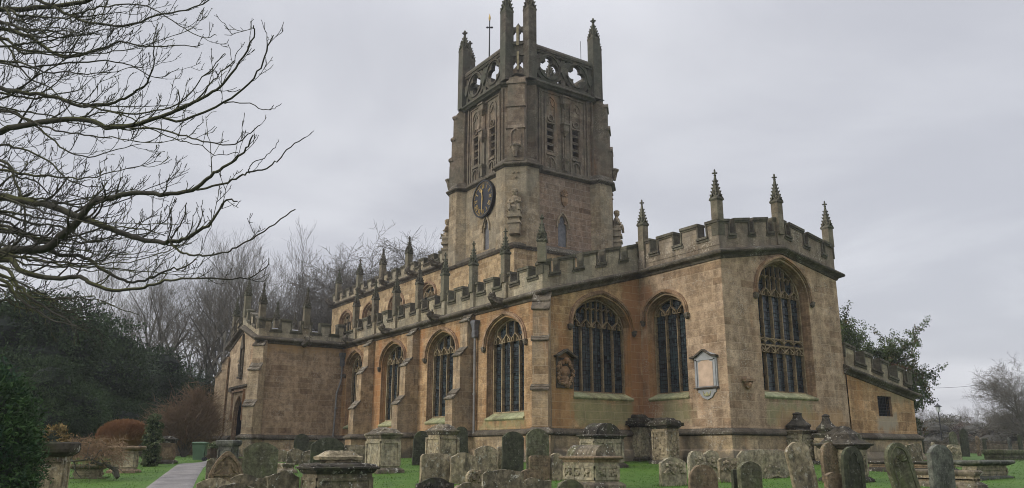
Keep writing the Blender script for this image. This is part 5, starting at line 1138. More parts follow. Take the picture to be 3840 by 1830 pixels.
# ---- leaf crowns
def crown(key,seed,n,lobes,leaf=.13,clump=.55,core=True,per=60,elong=1.6,mt='yew',flat=.5,cv=.6,corem='corem',kc=.8):
    if key in TREEM: return
    rng=np.random.default_rng(seed); V=[];Fc=[]
    tot=sum(l[3]*l[4]*l[5] for l in lobes); 
    for (cx,cy,cz,rx,ry,rz) in lobes:
        m=max(1,int(n/per*(rx*ry*rz)**.67/sum((l[3]*l[4]*l[5])**.67 for l in lobes)))
        d=rng.normal(size=(m,3)); d/=np.linalg.norm(d,axis=1)[:,None]; rr=cv+(1.08-cv)*rng.random(m)**.7
        cc=np.array([cx,cy,cz])+d*np.array([rx,ry,rz])*rr[:,None]
        q=rng.normal(size=(m*per,3))*clump*np.array([1,1,flat]); P=np.repeat(cc,per,0)+q; dr=np.repeat(d,per,0)+rng.normal(size=(m*per,3))*.7; dr/=np.linalg.norm(dr,axis=1)[:,None]
        sd=np.cross(dr,rng.normal(size=dr.shape)); sd/=np.linalg.norm(sd,axis=1)[:,None]
        L=leaf*(.6+.8*rng.random(len(P)))[:,None]; A=P-dr*L*elong*.5; Bq=P+dr*L*elong*.5; S=sd*L*.32
        b=len(V)*0+sum(len(x) for x in V); V.append(np.stack([A,P+S,Bq,P-S],1).reshape(-1,3)); k=np.arange(len(P))*4+b; Fc.append(np.stack([k,k+1,k+2,k+3],1))
    V=np.concatenate(V); Fc=np.concatenate(Fc); mb=MB(); mb.v=V.tolist(); mb.f=[tuple(f) for f in Fc.tolist()]
    e=empty('tmp',(0,0,0)); a=mb.build('crown',M[mt],e,fix=False)
    t=MB(); H=max(l[2] for l in lobes); rn=random.Random(seed)
    t.tube([(0,0,-.4),(.05,0,H*.4),(0,.1,H*.9)],[H*.035+.05,H*.028+.03,.03],7)
    for l in lobes: t.tube([(0,0,l[2]*.45),(l[0]*.5,l[1]*.5,l[2]*.7),(l[0],l[1],l[2])],[.09,.06,.02],5)
    tb=t.build('trunk',M['barkfar'],e); parts=[tb.data,a.data]
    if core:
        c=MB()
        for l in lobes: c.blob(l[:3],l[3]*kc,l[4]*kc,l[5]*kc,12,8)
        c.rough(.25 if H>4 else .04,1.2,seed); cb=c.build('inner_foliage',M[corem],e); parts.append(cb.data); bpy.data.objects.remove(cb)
    TREEM[key]=tuple(parts)
    for q in(a,tb,e): bpy.data.objects.remove(q)
def plant(key,loc,label,cat,name,group=None,scale=1,rz=0,sx=1):
    o=empty(name,loc,rz); o.scale=(scale*sx,scale*sx,scale); tag(o,label,cat,group)
    for nm,me in zip(('trunk','crown','inner_foliage'),TREEM[key]):
        c=bpy.data.objects.new(nm,me); COL.objects.link(c); c.parent=o
    return o
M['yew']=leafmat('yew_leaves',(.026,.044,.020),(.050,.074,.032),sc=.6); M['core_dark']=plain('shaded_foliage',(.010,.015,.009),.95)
M['holly']=leafmat('grey_green_leaves',(.045,.062,.042),(.072,.090,.060),sc=.6)
rl=random.Random(5)
def lobes(n,R_,H,sd,zl=.15): 
    rn=random.Random(sd); out=[]
    for i in range(n):
        a=rn.random()*6.28; q=math.sqrt(rn.random())*R_*.7; z=H*(zl+(.9-zl)*rn.random()); s=(1-.35*abs(z/H-.45))*R_*rn.uniform(.38,.62)
        out.append((q*math.cos(a)*(1.1-z/H*.6),q*math.sin(a)*(1.1-z/H*.6),z,s,s,s*rn.uniform(.7,1)))
    out.append((0,0,H*.45,R_*.6,R_*.6,H*.42)); return out
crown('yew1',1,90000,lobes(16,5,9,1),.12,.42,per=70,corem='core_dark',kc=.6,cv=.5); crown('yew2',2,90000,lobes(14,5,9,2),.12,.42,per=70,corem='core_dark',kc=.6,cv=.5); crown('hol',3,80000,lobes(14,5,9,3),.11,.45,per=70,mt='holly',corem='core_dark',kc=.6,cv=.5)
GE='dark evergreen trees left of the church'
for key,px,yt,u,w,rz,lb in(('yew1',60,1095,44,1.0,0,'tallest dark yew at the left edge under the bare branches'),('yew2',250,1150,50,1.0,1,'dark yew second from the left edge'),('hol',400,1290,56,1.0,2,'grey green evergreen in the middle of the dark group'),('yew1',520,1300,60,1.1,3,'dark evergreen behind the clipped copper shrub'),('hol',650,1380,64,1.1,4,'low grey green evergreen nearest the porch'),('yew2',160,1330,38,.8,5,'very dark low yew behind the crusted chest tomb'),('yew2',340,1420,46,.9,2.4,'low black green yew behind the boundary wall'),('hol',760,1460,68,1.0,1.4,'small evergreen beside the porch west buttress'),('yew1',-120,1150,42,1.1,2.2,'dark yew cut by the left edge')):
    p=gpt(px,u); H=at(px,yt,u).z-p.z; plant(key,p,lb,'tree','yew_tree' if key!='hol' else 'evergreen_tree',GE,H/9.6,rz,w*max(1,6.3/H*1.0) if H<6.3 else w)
# clipped bush in the left foreground
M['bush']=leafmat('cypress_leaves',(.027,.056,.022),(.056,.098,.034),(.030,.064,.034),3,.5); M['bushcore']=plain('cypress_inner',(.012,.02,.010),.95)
crown('bush',8,60000,[(0,0,1.1,1.0,1.0,1.55),(.3,.2,.8,.85,.85,1.1),(-.3,-.2,.7,.95,.9,1.0)],.042,.09,per=50,mt='bush',cv=.86,corem='bushcore',flat=1,elong=2)
p=gpt(-125,14.3); plant('bush',p,'big clipped green conifer bush in the left foreground corner','bush','conifer_bush',None,(at(0,1380,14.3).z-p.z)/2.62,0)
# tree behind the vestry with sparse autumn leaves
M['autumn']=leafmat('sparse_autumn_leaves',(.045,.068,.026),(.075,.095,.034),(.10,.055,.028),.8,.55)
ul=46; pv=gpt(3180,ul); sc=(at(3180,1140,ul).z-pv.z)
rn=random.Random(9); B,T=MB(),MB(); LV=[]
def leafy(p,d,L,r,lev):
    pts=[Vector(p)]; rad=[r]; dd=Vector(d).normalized(); q=Vector(p)
    for i in range(4):
        dd=(dd+Vector((rn.gauss(0,.25),rn.gauss(0,.25),rn.gauss(0,.2)-.03*lev))*.6).normalized(); q=q+dd*L/4; pts.append(q.copy()); rad.append(r*(1-.18*(i+1)))
    (B if lev<2 else T).tube(pts,rad,5 if lev<2 else 3,cap=False)
    if lev>=2:
        for pt in pts[1:]:
            for _ in range(36 if lev==3 else 18): LV.append((pt+Vector((rn.gauss(0,.15),rn.gauss(0,.15),rn.gauss(0,.10)))))
    if lev<3:
        for k in range((9,7,5)[lev]):
            t=.3+.7*(k+rn.random())/(9,7,5)[lev]; i=min(3,int(t*4)); s=pts[i].lerp(pts[i+1],min(1,t*4-i)); par=(pts[i+1]-pts[i]).normalized(); a=Vector((rn.gauss(0,1),rn.gauss(0,1),rn.gauss(0,.35))); a=(a-par*a.dot(par)).normalized()
            leafy(s,par*.35+a*.8+Vector((0,0,.12)),L*.62*rn.uniform(.8,1.15),r*.5,lev+1)
leafy((0,0,-.3),(.12,.1,1),sc*.72,.22,0)
for zf,LL in((.33,3.4),(.5,3.0),(.62,2.4)): leafy((0,0,sc*zf),LT*(.9 if zf!=.42 else .3)+HD*rn.uniform(-.5,.5)+Vector((0,0,.25)),LL,.1,1)
lf=MB()
for p_ in LV:
    d=Vector((rn.gauss(0,1),rn.gauss(0,1),rn.gauss(-.4,1))).normalized(); s=d.cross(Vector((rn.gauss(0,1),rn.gauss(0,1),rn.gauss(0,1)))).normalized(); L=.125*rn.uniform(.6,1.4); lf.add([p_-d*L*.5,p_+s*L*.28,p_+d*L*.5,p_-s*L*.28],[(0,1,2,3)])
for key_,ppx,uu,rz_,s_,lb_ in(('leafy',3215,ul,0,1,'half bare tree with dull red green leaves rising behind the vestry'),('leafy',3345,52,2.3,.60,'lower half bare tree spreading right of the vestry corner')):
    pv=gpt(ppx,uu); o=empty('half_bare_tree',pv,rz_); o.scale=(s_*.76,s_*.76,s_*.93); tag(o,lb_,'tree','half bare trees behind the vestry')
    if s_==1: a=B.build('trunk',M['barkfar'],o,fix=False); b=T.build('branches',M['twigfar'],o,fix=False); c=lf.build('crown',M['autumn'],o,fix=False); ds=(a.data,b.data,c.data); print('leafy',len(lf.f))
    else:
        for nm,me in zip(('trunk','branches','crown'),ds): q=bpy.data.objects.new(nm,me); COL.objects.link(q); q.parent=o
# distant hedge band and low scrub at right
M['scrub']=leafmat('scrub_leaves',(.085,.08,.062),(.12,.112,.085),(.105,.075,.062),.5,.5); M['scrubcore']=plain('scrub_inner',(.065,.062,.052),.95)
crown('scrub',12,26000,lobes(14,5,5,12,.1),.16,.5,per=60,mt='scrub',corem='scrubcore')
for i,(px,yt,u,lb) in enumerate(((3470,1600,80,'dull scrub bush just right of the vestry'),(3540,1585,84,'dull scrub bush behind the lamp post'),(3610,1600,82,'brownish scrub bush right of the lamp post'),(3690,1610,80,'dark scrub bush before the rounded bare tree'),(3770,1590,78,'dark scrub bush second from the right edge'),(3850,1560,76,'dark scrub bush at the right edge'))):
    p=gpt(px,u); plant('scrub',p,lb,'bush','scrub_bush','scrub beyond the far boundary wall',max(.3,(at(px,yt,u).z-p.z)/5.2),i*1.3,1.5)
# ---- clipped and twiggy shrubs on the left
def twigball(name,px,u,yt,rx,label,m,n=2600,seed=1,h0=.0,dome=True,L=.5,r=.006,cat='shrub'):
    p=gpt(px,u); H=at(px,yt,u).z-p.z; rn=random.Random(seed); t=MB(); s=MB()
    for i in range(n):
        a=rn.random()*6.283; z=rn.random(); q=math.sqrt(rn.random())
        d=Vector((math.cos(a)*q*rx,math.sin(a)*q*rx,h0+(H-h0)*(.45+.55*math.sqrt(max(0,1-q*q)))*rn.uniform(.80,1.0)))
        dr=Vector((d.x*.6,d.y*.6,.5)).normalized()+Vector((rn.gauss(0,.3),rn.gauss(0,.3),rn.gauss(0,.2))); dr.normalize()
        l=L*rn.uniform(.4,1.0)*.5; t.tube([d-dr*l,d,d+dr*l*.25],[r,r*.8,r*.4],3,cap=False)
    for i in range(9):
        a=i*.7; s.tube([(0.05*math.cos(a),.05*math.sin(a),-.1),(rx*.3*math.cos(a),rx*.3*math.sin(a),H*.35),(rx*.7*math.cos(a),rx*.7*math.sin(a),H*.72)],[.035,.025,.008],5)
    if dome: s.blob((0,0,h0+(H-h0)*.5),rx*.8,rx*.8,(H-h0)*.42,12,8)
    o=empty(name,p,0); tag(o,label,cat); s.build('stems',M[m],o,fix=True); t.build('twigs',M[m],o,fix=False); return o
twigball('clipped_shrub',459,31,1570,.98,'clipped dome of copper coloured twigs left of the path','redtwig',5200,2,h0=.45,L=.42,r=.009)
lb_=[(-.2,0,2.0,1.4,1.2,1.0),(.9,.2,2.4,1.0,1.0,1.0),(-1.2,-.1,1.6,.9,.9,.75),(.35,0,3.0,.7,.7,.7),(1.3,0,1.6,.8,.8,.8),(0,.2,1.2,1.3,1.2,.7)]
t=MB(); s=MB(); rn=random.Random(14)
for (cx,cy,cz,rx,ry,rz) in lb_:
    for i in range(int(900*rx*ry)):
        d=Vector((rn.gauss(0,.45),rn.gauss(0,.45),rn.gauss(0,.45)))
        c=Vector((cx+d.x*rx,cy+d.y*ry,cz+d.z*rz)); g=Vector((d.x*.8+rn.gauss(0,.4),d.y*.8+rn.gauss(0,.4),.5+rn.gauss(0,.35))).normalized(); l=rn.uniform(.15,.5); t.tube([c-g*l,c,c+(g+Vector((rn.gauss(0,.2),rn.gauss(0,.2),0)))*l*.8],[.010,.008,.003],3,cap=False)
    for k in range(3): s.tube([(0,0,-.1),(cx*.3+rn.gauss(0,.1),cy*.3,cz*.45),(cx*.8,cy*.8,cz*.85),(cx+rn.gauss(0,.3),cy,cz+rz*.5)],[.06,.045,.03,.01],5)
p=gpt(690,45); H=at(690,1415,45).z-p.z; o=empty('twiggy_shrub',p,YAW+R(30)); o.scale=(H/4.3,H/4.3,H/4.0); tag(o,'loose orange brown twiggy shrub close to the porch','shrub'); s.build('stems',M['barkfar'],o,fix=False); t.build('twigs',M['tantwig'],o,fix=False)
M['autleaf']=leafmat('yellow_brown_leaves',(.15,.10,.035),(.24,.17,.07),(.10,.08,.03),4,.5)
crown('small',21,5000,[(0,0,.7,.5,.5,.5),(.3,.1,.5,.4,.4,.4)],.06,.09,per=25,mt='autleaf',cv=.5,corem='bushcore')
p=gpt(180,27); plant('small',p,'small yellow brown leafy shrub left of the stone tomb','shrub','leafy_shrub',None,(at(180,1590,27).z-p.z)/1.25)
M['ivy']=leafmat('variegated_ivy_leaves',(.045,.075,.035),(.20,.21,.12),(.05,.07,.03),5,.5)
crown('ivy',22,9000,[(0,0,.3,.26,.26,.35),(0,0,.85,.27,.27,.45),(.03,0,1.4,.22,.22,.4)],.055,.05,per=25,mt='ivy',cv=.8,corem='bushcore')
p=gpt(568,29.5); plant('ivy',p,'narrow ivy covered column of pale green leaves beside the copper shrub','shrub','ivy_column',None,(at(568,1551,29.5).z-p.z)/1.85)
# twisted shrub with sprawling trunk
p0=gpt(440,22.6); o=empty('twisted_shrub',p0,0); tag(o,'gnarled twisted shrub sprawling over the small low tomb','shrub'); B,T=MB(),MB(); rn=random.Random(4)
def L3(px,py,u=22.6): return at(px,py,u)-p0
main=[L3(440,1790),L3(436,1765),L3(418,1752),L3(390,1742,22.5),L3(362,1738,22.3),L3(345,1722,22.2),L3(315,1724,22.1),L3(275,1730,22)]
B.tube(main,[.07,.062,.055,.05,.045,.04,.03,.015],7); B.tube([main[0],L3(425,1772,22.8),L3(432,1755,23)],[.05,.045,.02],6)
for k in range(16):
    s=main[3+k%5]; q=Vector(s); d=Vector((rn.gauss(0,1),rn.gauss(0,1),rn.uniform(.2,1))).normalized(); pts=[q]; 
    for j in range(6): d=(d+Vector((rn.gauss(0,.6),rn.gauss(0,.6),rn.gauss(0,.5)))).normalized(); q=q+d*rn.uniform(.06,.13); pts.append(q.copy())
    B.tube(pts,[.022,.02,.017,.014,.01,.008,.004],5)
for k in range(1500):
    c=L3(rn.uniform(262,470),rn.uniform(1640,1728)+abs(rn.gauss(0,8)),22.6+rn.uniform(-.7,1.1)); d=Vector((rn.gauss(0,1),rn.gauss(0,1),rn.gauss(0,.6))).normalized(); q=Vector(c); pts=[q]
    if rn.random()<(abs((c-L3(360,1690)).length)/1.3)**2: continue
    for j in range(4): d=(d+Vector((rn.gauss(0,.5),rn.gauss(0,.5),rn.gauss(0,.4)-.15))).normalized(); q=q+d*.07; pts.append(q.copy())
    T.tube(pts,[.006,.006,.005,.004,.002],3,cap=False)
B.build('stems',M['barkfar'],o); T.build('twigs',M['tantwig'],o,fix=False)
# ---- boundary walls
def drywall(label,pts,h,th=.4,m='wallst'):
    mb=MB(); cp=MB(); rn=random.Random(len(pts))
    P=[Vector(p) for p in pts]; rings=[]; crs=[]
    for a,b in zip(P,P[1:]):
        n=max(2,int((b-a).length/.5)); d=(b-a).normalized(); nn=Vector((-d.y,d.x,0))
        for i in range(n+1):
            q=a.lerp(b,i/n); g=gz(q.x,q.y); 
            ring=[]
            for k in range(6): ring.append(q+nn*th/2+Vector((0,0,g-.2-q.z+(h+.2)*k/5)))
            for k in range(5,-1,-1): ring.append(q-nn*th/2+Vector((0,0,g-.2-q.z+(h+.2)*k/5)))
            rings.append(ring)
            if i<n: cp.add([q+d*s+nn*o_+Vector((0,0,g-q.z+h+z)) for z in(.0,rn.uniform(.1,.17)) for o_ in(-th*.56,th*.56) for s in(.02,.46)],[(0,2,3,1),(4,5,7,6),(0,1,5,4),(2,6,7,3),(0,4,6,2),(1,3,7,5)])
    mb.loft(rings); mb.rough(.03,2.5,1); cp.rough(.02,4,2)
    e=empty('boundary_wall',P[0]*1.0,0,local=False); tag(e,label,'wall'); mb.build('stonework',M[m],e); cp.build('coping_stones',M['drip'],e)
M['wallst']=stone('rubble_wall',(.20,.17,.125),(.12,.10,.075),(.05,.045,.035),bw=.35,bh=.12,lichen=.6,dark=.4,mstr=.8,bmp=1)
drywall('low dry stone boundary wall running behind the far gravestones at right',[gpt(3440,62),gpt(3640,63),gpt(3860,58),gpt(4100,54)],hpx(3700,1655,61)*.9)
drywall('low dry stone boundary wall behind the shrubs at left',[gpt(60,43),gpt(300,45),gpt(560,50),gpt(800,56)],.95)
# ---- bin, planter, lamp, wire, bench
p=gpt(748,34); s_=(at(748,1657,34).z-p.z)/1.02; e=empty('wheelie_bin',p,R(-25)); tag(e,'green wheeled rubbish bin standing at the end of the path','bin')
x=MB(); x.stack([(.06,.24,.27),(.5,.27,.31),(.88,.30,.35),(.9,.32,.37),(.93,.32,.37)],n=2); x.box(-.2,.2,.34,.37,.3,.75); e.scale=(s_*1.0,)*3; bo=x.build('bin_body',M['greentin'],e)
x=MB(); x.stack([(.93,.33,.38),(.96,.34,.40),(1.0,.31,.36),(1.02,.15,.2)],n=2); x.box(-.28,.28,.38,.44,.93,.98); x.build('lid',M['greentin'],e)
for sg in(-1,1): x=MB(); x.tube([(sg*.2,.30,.1),(sg*.27,.30,.1)],[.1,.1],12); x.build('wheel',M['black'],e)
p=gpt(795,36); e=empty('flower_planter',p,0); tag(e,'dark half barrel planter with yellow green trailing plants','planter'); x=MB(); x.tube([(0,0,0),(0,0,.2),(0,0,.45)],[.30,.36,.34],12); x.build('barrel',M['oak'],e)
crown('planterp',31,2400,[(0,0,.5,.32,.32,.14),(-.2,-.1,.42,.2,.2,.15)],.06,.07,per=20,mt='ivy',core=True,corem='bushcore',cv=.6); 
c=bpy.data.objects.new('plants',TREEM['planterp'][1]); COL.objects.link(c); c.parent=e
pl=gpt(3538,70); zt=at(3530,1512,70).z-pl.z; e=empty('street_lamp',pl,0); tag(e,'slim black lamp post with lantern beyond the far gravestones','street lamp')
x=MB(); x.tube([(0,0,-.2),(0,0,.8),(0,0,.82),(0,0,zt-.75)],[.09,.08,.05,.04],8); x.build('post',M['iron'],e)
x=MB(); x.stack([(zt-.75,.05,.05),(zt-.7,.09,.09),(zt-.3,.17,.17)],ch=.4); x.build('lantern_glass',plain('lantern_glass',(.45,.46,.48),.2),e)
x=MB(); x.stack([(zt-.3,.27,.27),(zt-.26,.26,.26),(zt-.12,.08,.08),(zt,.02,.02)],ch=.4); x.build('lantern_hood',M['iron'],e)
x=MB(); A=at(3400,1455,88); Bp=at(3760,1432,92); pts=[A.lerp(Bp,t/12)-Vector((0,0,.25*math.sin(math.pi*t/12))) for t in range(13)]; x.tube(pts,.02,3); w=x.build('overhead_wire',M['iron'],None,loc=A); tag(w,'thin overhead wire crossing the sky right of the vestry tree','wire')
# ---- the near tree with branches entering from the left
rnt=random.Random(77); Bm,Tm=MB(),MB()
TRK=[at(-1500,2150,10.5),at(-1480,1500,10.5),at(-1440,900,10.5),at(-1400,300,10.6),at(-1350,-400,10.8)]
g0=gz(TRK[0].x,TRK[0].y); TRK[0].z=g0-.3
org=Vector((TRK[0].x,TRK[0].y,g0)); near=empty('ash_tree',org,0,local=False); tag(near,'bare mossy tree whose long drooping branches reach in from the left edge','tree')
Bm.tube(TRK,[.36,.30,.26,.22,.15],14)
def twig(s,d,L,r,lev,upb):
    n=5 if lev<2 else 3; pts=[Vector(s)]; rad=[r]; q=Vector(s); dd=Vector(d).normalized()
    for i in range(n):
        dd=(dd+Vector((rnt.gauss(0,.13),rnt.gauss(0,.13),rnt.gauss(0,.13)+upb*.20))).normalized(); q=q+dd*L/n; pts.append(q.copy()); rad.append(max(.0036,r*(1-.62*(i+1)/n)))
    (Bm if lev==0 and r>.012 else Tm).tube(pts,rad,5 if r>.008 else 3)
    # knobbly buds and spurs
    for i in range(int(L/.09)):
        t=rnt.random()*n; j=min(n-1,int(t)); s2=pts[j].lerp(pts[j+1],t-j); a=Vector((rnt.gauss(0,1),rnt.gauss(0,1),rnt.gauss(0,1))).normalized(); Tm.tube([s2,s2+(a+dd*.7)*rnt.uniform(.012,.04)],[max(.0034,r*.5),.0022],3,cap=False)
    if lev>=3: return
    nk=int(L*(4.6,4.4,3.5)[min(lev,2)]+.7)
    for k in range(nk):
        t=(.2+.8*(k+rnt.random())/max(1,nk))*n; j=min(n-1,int(t)); s2=pts[j].lerp(pts[j+1],min(1,t-j)); par=(pts[j+1]-pts[j]).normalized()
        a=LT*rnt.gauss(0,.7)+HD*rnt.gauss(0,.8)+Vector((0,0,rnt.gauss(.15,.8))); a=(a-par*a.dot(par)).normalized()
        twig(s2,par*.75+a*.65,L*rnt.uniform(.35,.62),max(.0044,rad[j]*.6),lev+1,upb)
def limb(pts,r0,r1,u0,u1,dens=1.0,up=1,start=True,tw=.75):
    P=[at(x,y,u0+(u1-u0)*i/(len(pts)-1)) for i,(x,y) in enumerate(pts)]
    if start:
        t=max(0,min(1,(P[0].z-TRK[0].z)/(TRK[-1].z-TRK[0].z))); b=TRK[1].lerp(TRK[-1],max(0,min(1,(P[0].z-.7-TRK[1].z)/(TRK[-1].z-TRK[1].z)))); mid=b.lerp(P[0],.5)+Vector((0,0,.15)); P=[b,mid]+P
    # smooth
    Q=[]
    for i in range(len(P)-1):
        p0=P[max(0,i-1)];p1=P[i];p2=P[i+1];p3=P[min(len(P)-1,i+2)]
        for k in range(4):
            t=k/4; Q.append(.5*((2*p1)+(p2-p0)*t+(2*p0-5*p1+4*p2-p3)*t*t+(3*p1-p0-3*p2+p3)*t**3)+Vector((rnt.gauss(0,.006),rnt.gauss(0,.006),rnt.gauss(0,.008))))
    Q.append(P[-1]); n=len(Q); st=8 if start else 0; rad=[.82*r0*(1.5 if start else 1)+(r1-.82*r0*(1.5 if start else 1))*(i/(n-1))**.8 for i in range(n)]
    Bm.tube(Q,rad,8)
    Ltot=sum((Q[i+1]-Q[i]).length for i in range(st,n-1)); nk=int(Ltot*4.6*dens)
    for k in range(nk):
        t=st+(n-1-st)*(k+rnt.random())/nk; i=min(n-2,int(t)); s=Q[i].lerp(Q[i+1],t-i); par=(Q[i+1]-Q[i]).normalized(); a=LT*rnt.gauss(.1,.6)+HD*rnt.gauss(0,.8)+Vector((0,0,rnt.gauss(.25*up,.75))); a=(a-par*a.dot(par)).normalized()
        twig(s,par*.85+a*.6,tw*rnt.uniform(.35,1.05)*(1-.45*(t/n)),max(.0045,rad[i]*.42),0 if rnt.random()<.5 else 1,up)
limb([(-250,75),(0,38),(140,30),(320,3),(430,-40)],.045,.02,9.5,9,.5)
limb([(-250,-60),(60,-25),(163,9),(261,56),(326,81),(466,98),(582,60),(700,35),(812,-10)],.028,.006,9.2,8.6,1.0)
limb([(261,56),(330,40),(430,20),(540,18),(610,55),(690,105),(760,140),(812,132)],.014,.004,9.1,8.6,1.0,1,False,.5)
limb([(-250,60),(0,105),(110,140),(210,205),(290,210),(390,178),(450,155),(520,172),(620,172),(750,170)],.032,.005,10.2,9.4,1.0)
limb([(-250,180),(0,235),(90,250),(190,245),(330,230),(460,235),(520,265),(600,290),(672,255)],.02,.004,10.6,10.2,.9)
limb([(-250,280),(0,330),(90,350),(190,358),(300,395),(430,383),(500,350),(550,310),(575,240),(576,165)],.034,.006,9.8,9.0,.9)
limb([(300,395),(380,410),(470,425),(560,420),(650,400),(700,360),(760,290),(800,255),(845,200)],.016,.005,9.4,8.8,.8,1,False,.5)
limb([(-250,560),(0,490),(110,465),(290,445),(400,475),(520,465),(600,440),(690,400),(760,365),(830,320),(900,235),(950,140),(951,95)],.042,.006,9.4,8.2,.8,1,True,.7)
limb([(600,440),(690,452),(840,385),(935,315),(985,230),(1012,160),(1026,133)],.020,.006,8.9,8.1,.6,1,False,.5)
limb([(640,430),(740,375),(790,310),(830,270),(870,235),(893,190)],.014,.004,8.9,8.6,.8,1,False,.4)
limb([(840,385),(920,385),(985,410),(1030,405),(1055,388)],.009,.003,8.4,8.1,.5,1,False,.3)
limb([(400,475),(500,478),(600,485),(700,512),(780,535),(880,540),(930,505),(975,470)],.017,.005,9.0,8.4,.7,1,False,.5)
limb([(290,445),(350,430),(430,420),(560,480),(650,520),(740,540),(800,575),(893,572)],.012,.004,9.2,8.7,.6,1,False,.4)
limb([(-250,700),(0,735),(60,748),(200,775),(330,825),(450,870),(540,902),(640,905),(700,893),(760,855),(790,838),(840,760),(890,755)],.050,.007,9.0,8.0,.8,1,True,.7)
limb([(635,908),(670,940),(710,955),(780,955),(850,942),(900,920),(960,890),(1030,840),(1108,785)],.016,.006,8.4,7.9,.35,1,False,.4)
limb([(640,900),(665,860),(690,810),(700,760)],.012,.006,8.4,8.3,.8,1,False,.4)
limb([(-250,980),(0,945),(60,937),(172,933),(230,880),(285,838),(326,784),(370,752),(419,742),(503,724),(606,728),(722,714),(780,665),(822,640),(880,600),(925,560),(950,505)],.055,.007,8.8,7.9,.7,1,True,.7)
limb([(722,714),(830,690),(900,660),(935,648),(1000,630),(1040,603),(1090,545),(1145,515)],.016,.005,8.3,7.9,.35,1,False,.45)
limb([(935,648),(938,620),(990,590),(1030,550),(1043,523)],.008,.003,8.1,8.0,.3,1,False,.3)
limb([(172,933),(230,955),(310,962),(350,985),(430,1035),(500,1058),(580,1035),(640,1010),(690,1000),(740,975)],.032,.006,8.8,8.4,.8,1,False,.6)
limb([(-250,1020),(0,975),(90,1020),(200,1045),(300,1040),(340,1060),(420,1090),(520,1080),(600,1060),(680,1045),(800,1045),(930,1042),(1010,990)],.034,.004,8.4,8.0,.8,1,True,.6)
limb([(-250,880),(0,862),(80,880),(180,900),(300,880),(400,850),(520,860),(620,885)],.026,.005,9.6,9.0,.9,1,True,.6)
limb([(-250,640),(0,600),(60,690),(90,770),(100,900)],.024,.008,9.0,8.8,.8,1,True,.5)
limb([(-250,1000),(0,1000),(70,1070),(120,1120),(190,1165),(260,1205),(300,1240)],.026,.004,8.2,7.9,1.1,-.3,True,.45)
limb([(-250,1060),(0,1050),(60,1110),(130,1160),(210,1205),(290,1225)],.024,.004,8.0,7.8,1.1,-.2,True,.45)
limb([(120,1120),(200,1120),(300,1115),(380,1130),(450,1160),(520,1180)],.012,.003,8.2,8.2,.7,.2,False,.35)
limb([(-250,760),(0,800),(120,840),(230,850),(330,900),(420,890),(500,850),(590,800)],.022,.004,10.2,9.6,.9)
limb([(-250,560),(0,545),(80,560),(180,600),(230,650),(290,690),(370,700),(410,690)],.018,.004,10.0,9.6,.8)
limb([(-250,420),(0,410),(90,440),(170,500),(240,560),(330,590),(440,560),(530,540)],.022,.004,10.4,9.8,.8)
limb([(-250,0),(0,150),(60,230),(120,300),(190,330),(260,420),(300,480)],.02,.004,10.6,10.2,.9)
limb([(-250,380),(0,375),(120,300),(200,250),(260,210),(310,120),(340,100)],.016,.004,10.4,10.0,.8)
rl2=random.Random(991)
for i in range(34):
    y0=rl2.uniform(-60,1130) if i<20 else rl2.uniform(720,1130); ln=rl2.uniform(330,760)*(1 if 100<y0<1000 else .8); sag=rl2.uniform(20,110); rise=rl2.uniform(-40,150) if y0<1000 else rl2.uniform(-120,10); uu=rl2.uniform(8.2,11.5)
    pts=[(-250,y0-sag*.4)]+[(ln*t,y0+sag*math.sin(t*2.2)-rise*t*t+rl2.gauss(0,9)) for t in(0,.15,.3,.45,.6,.8,1)]
    limb(pts,rl2.uniform(.014,.024),.003,uu,uu-rl2.uniform(0,.9),1.05,1 if y0<1000 else .1,True,.65)
Bm.build('trunk',M['bark'],near,smooth=True,fix=False); Tm.build('twigs',M['bark'],near,fix=False); print('near tree',len(Bm.f),len(Tm.f))
# ================================================================ SKY, LIGHT
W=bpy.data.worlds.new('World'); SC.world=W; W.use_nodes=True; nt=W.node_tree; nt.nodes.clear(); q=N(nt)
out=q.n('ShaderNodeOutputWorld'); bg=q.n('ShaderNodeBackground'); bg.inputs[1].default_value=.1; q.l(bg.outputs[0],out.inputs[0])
SE=R(24); SA=R(195)   # compass azimuth of the sun: south south west
sky=q.n('ShaderNodeTexSky'); sky.sky_type='NISHITA'; sky.sun_disc=False; sky.sun_elevation=SE; sky.sun_rotation=SA; sky.dust_density=3
tc=q.n('ShaderNodeTexCoord').outputs['Generated']; sp=q.n('ShaderNodeSeparateXYZ'); q.l(tc,sp.inputs[0])
zc=q.math('MAXIMUM',sp.outputs[2],.0)
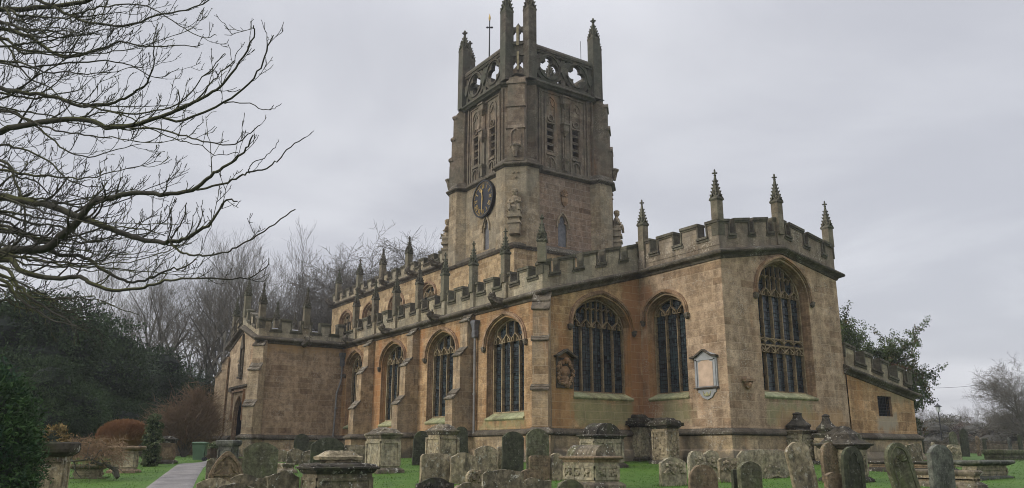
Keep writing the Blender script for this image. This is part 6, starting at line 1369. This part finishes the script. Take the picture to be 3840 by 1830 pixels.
# cloud deck: projected overhead so that the streaks flatten towards the horizon
dv=q.math('ADD',zc,.12); px_=q.math('DIVIDE',sp.outputs[0],dv); py_=q.math('DIVIDE',sp.outputs[1],dv); cb=q.n('ShaderNodeCombineXYZ'); q.l(px_,cb.inputs[0]); q.l(py_,cb.inputs[1])
n1=q.noise(q.map(cb.outputs[0],(1,1,1),(2,5,1)),.9,6,.55,.4); n2=q.noise(q.map(cb.outputs[0],(.6,1.6,1),(9,2,1)),.5,3,.5)
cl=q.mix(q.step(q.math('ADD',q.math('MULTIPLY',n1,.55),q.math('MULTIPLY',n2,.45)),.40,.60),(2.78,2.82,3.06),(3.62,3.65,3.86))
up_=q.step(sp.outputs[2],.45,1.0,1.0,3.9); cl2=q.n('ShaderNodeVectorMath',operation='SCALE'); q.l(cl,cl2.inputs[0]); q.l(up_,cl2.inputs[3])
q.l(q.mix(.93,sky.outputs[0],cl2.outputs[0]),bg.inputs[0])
sun=bpy.data.lights.new('sun','SUN'); sun.energy=.9; sun.angle=R(16); sun.color=(1,.95,.88); so=bpy.data.objects.new('sun',sun); COL.objects.link(so)
az=SA; d=Vector((math.sin(az)*math.cos(SE),math.cos(az)*math.cos(SE),math.sin(SE))); so.rotation_euler=d.to_track_quat('Z','Y').to_euler(); so.location=(0,0,60)
hz=MB(); hz.box(-260,260,-60,260,-4,33); hm=bpy.data.materials.new('haze_air'); hm.use_nodes=True; hn=hm.node_tree; hn.nodes.clear(); ho=hn.nodes.new('ShaderNodeOutputMaterial'); hv=hn.nodes.new('ShaderNodeVolumePrincipled'); hv.inputs['Color'].default_value=(.86,.88,.94,1); hv.inputs['Density'].default_value=.0006; hv.inputs['Anisotropy'].default_value=.2; hn.links.new(hv.outputs[0],ho.inputs['Volume'])
ho_=hz.build('haze',hm,None,loc=(0,0,0)); tag(ho_,'thin grey winter haze over the churchyard','haze',kind='stuff')
SC.view_settings.view_transform='Standard'; SC.view_settings.look='None'; SC.view_settings.exposure=1.05; SC.view_settings.gamma=1
SC.render.engine='CYCLES'; SC.cycles.pixel_filter_type='BLACKMAN_HARRIS'; SC.cycles.filter_width=1.0; SC.cycles.max_bounces=5; SC.cycles.diffuse_bounces=3; SC.cycles.transparent_max_bounces=4
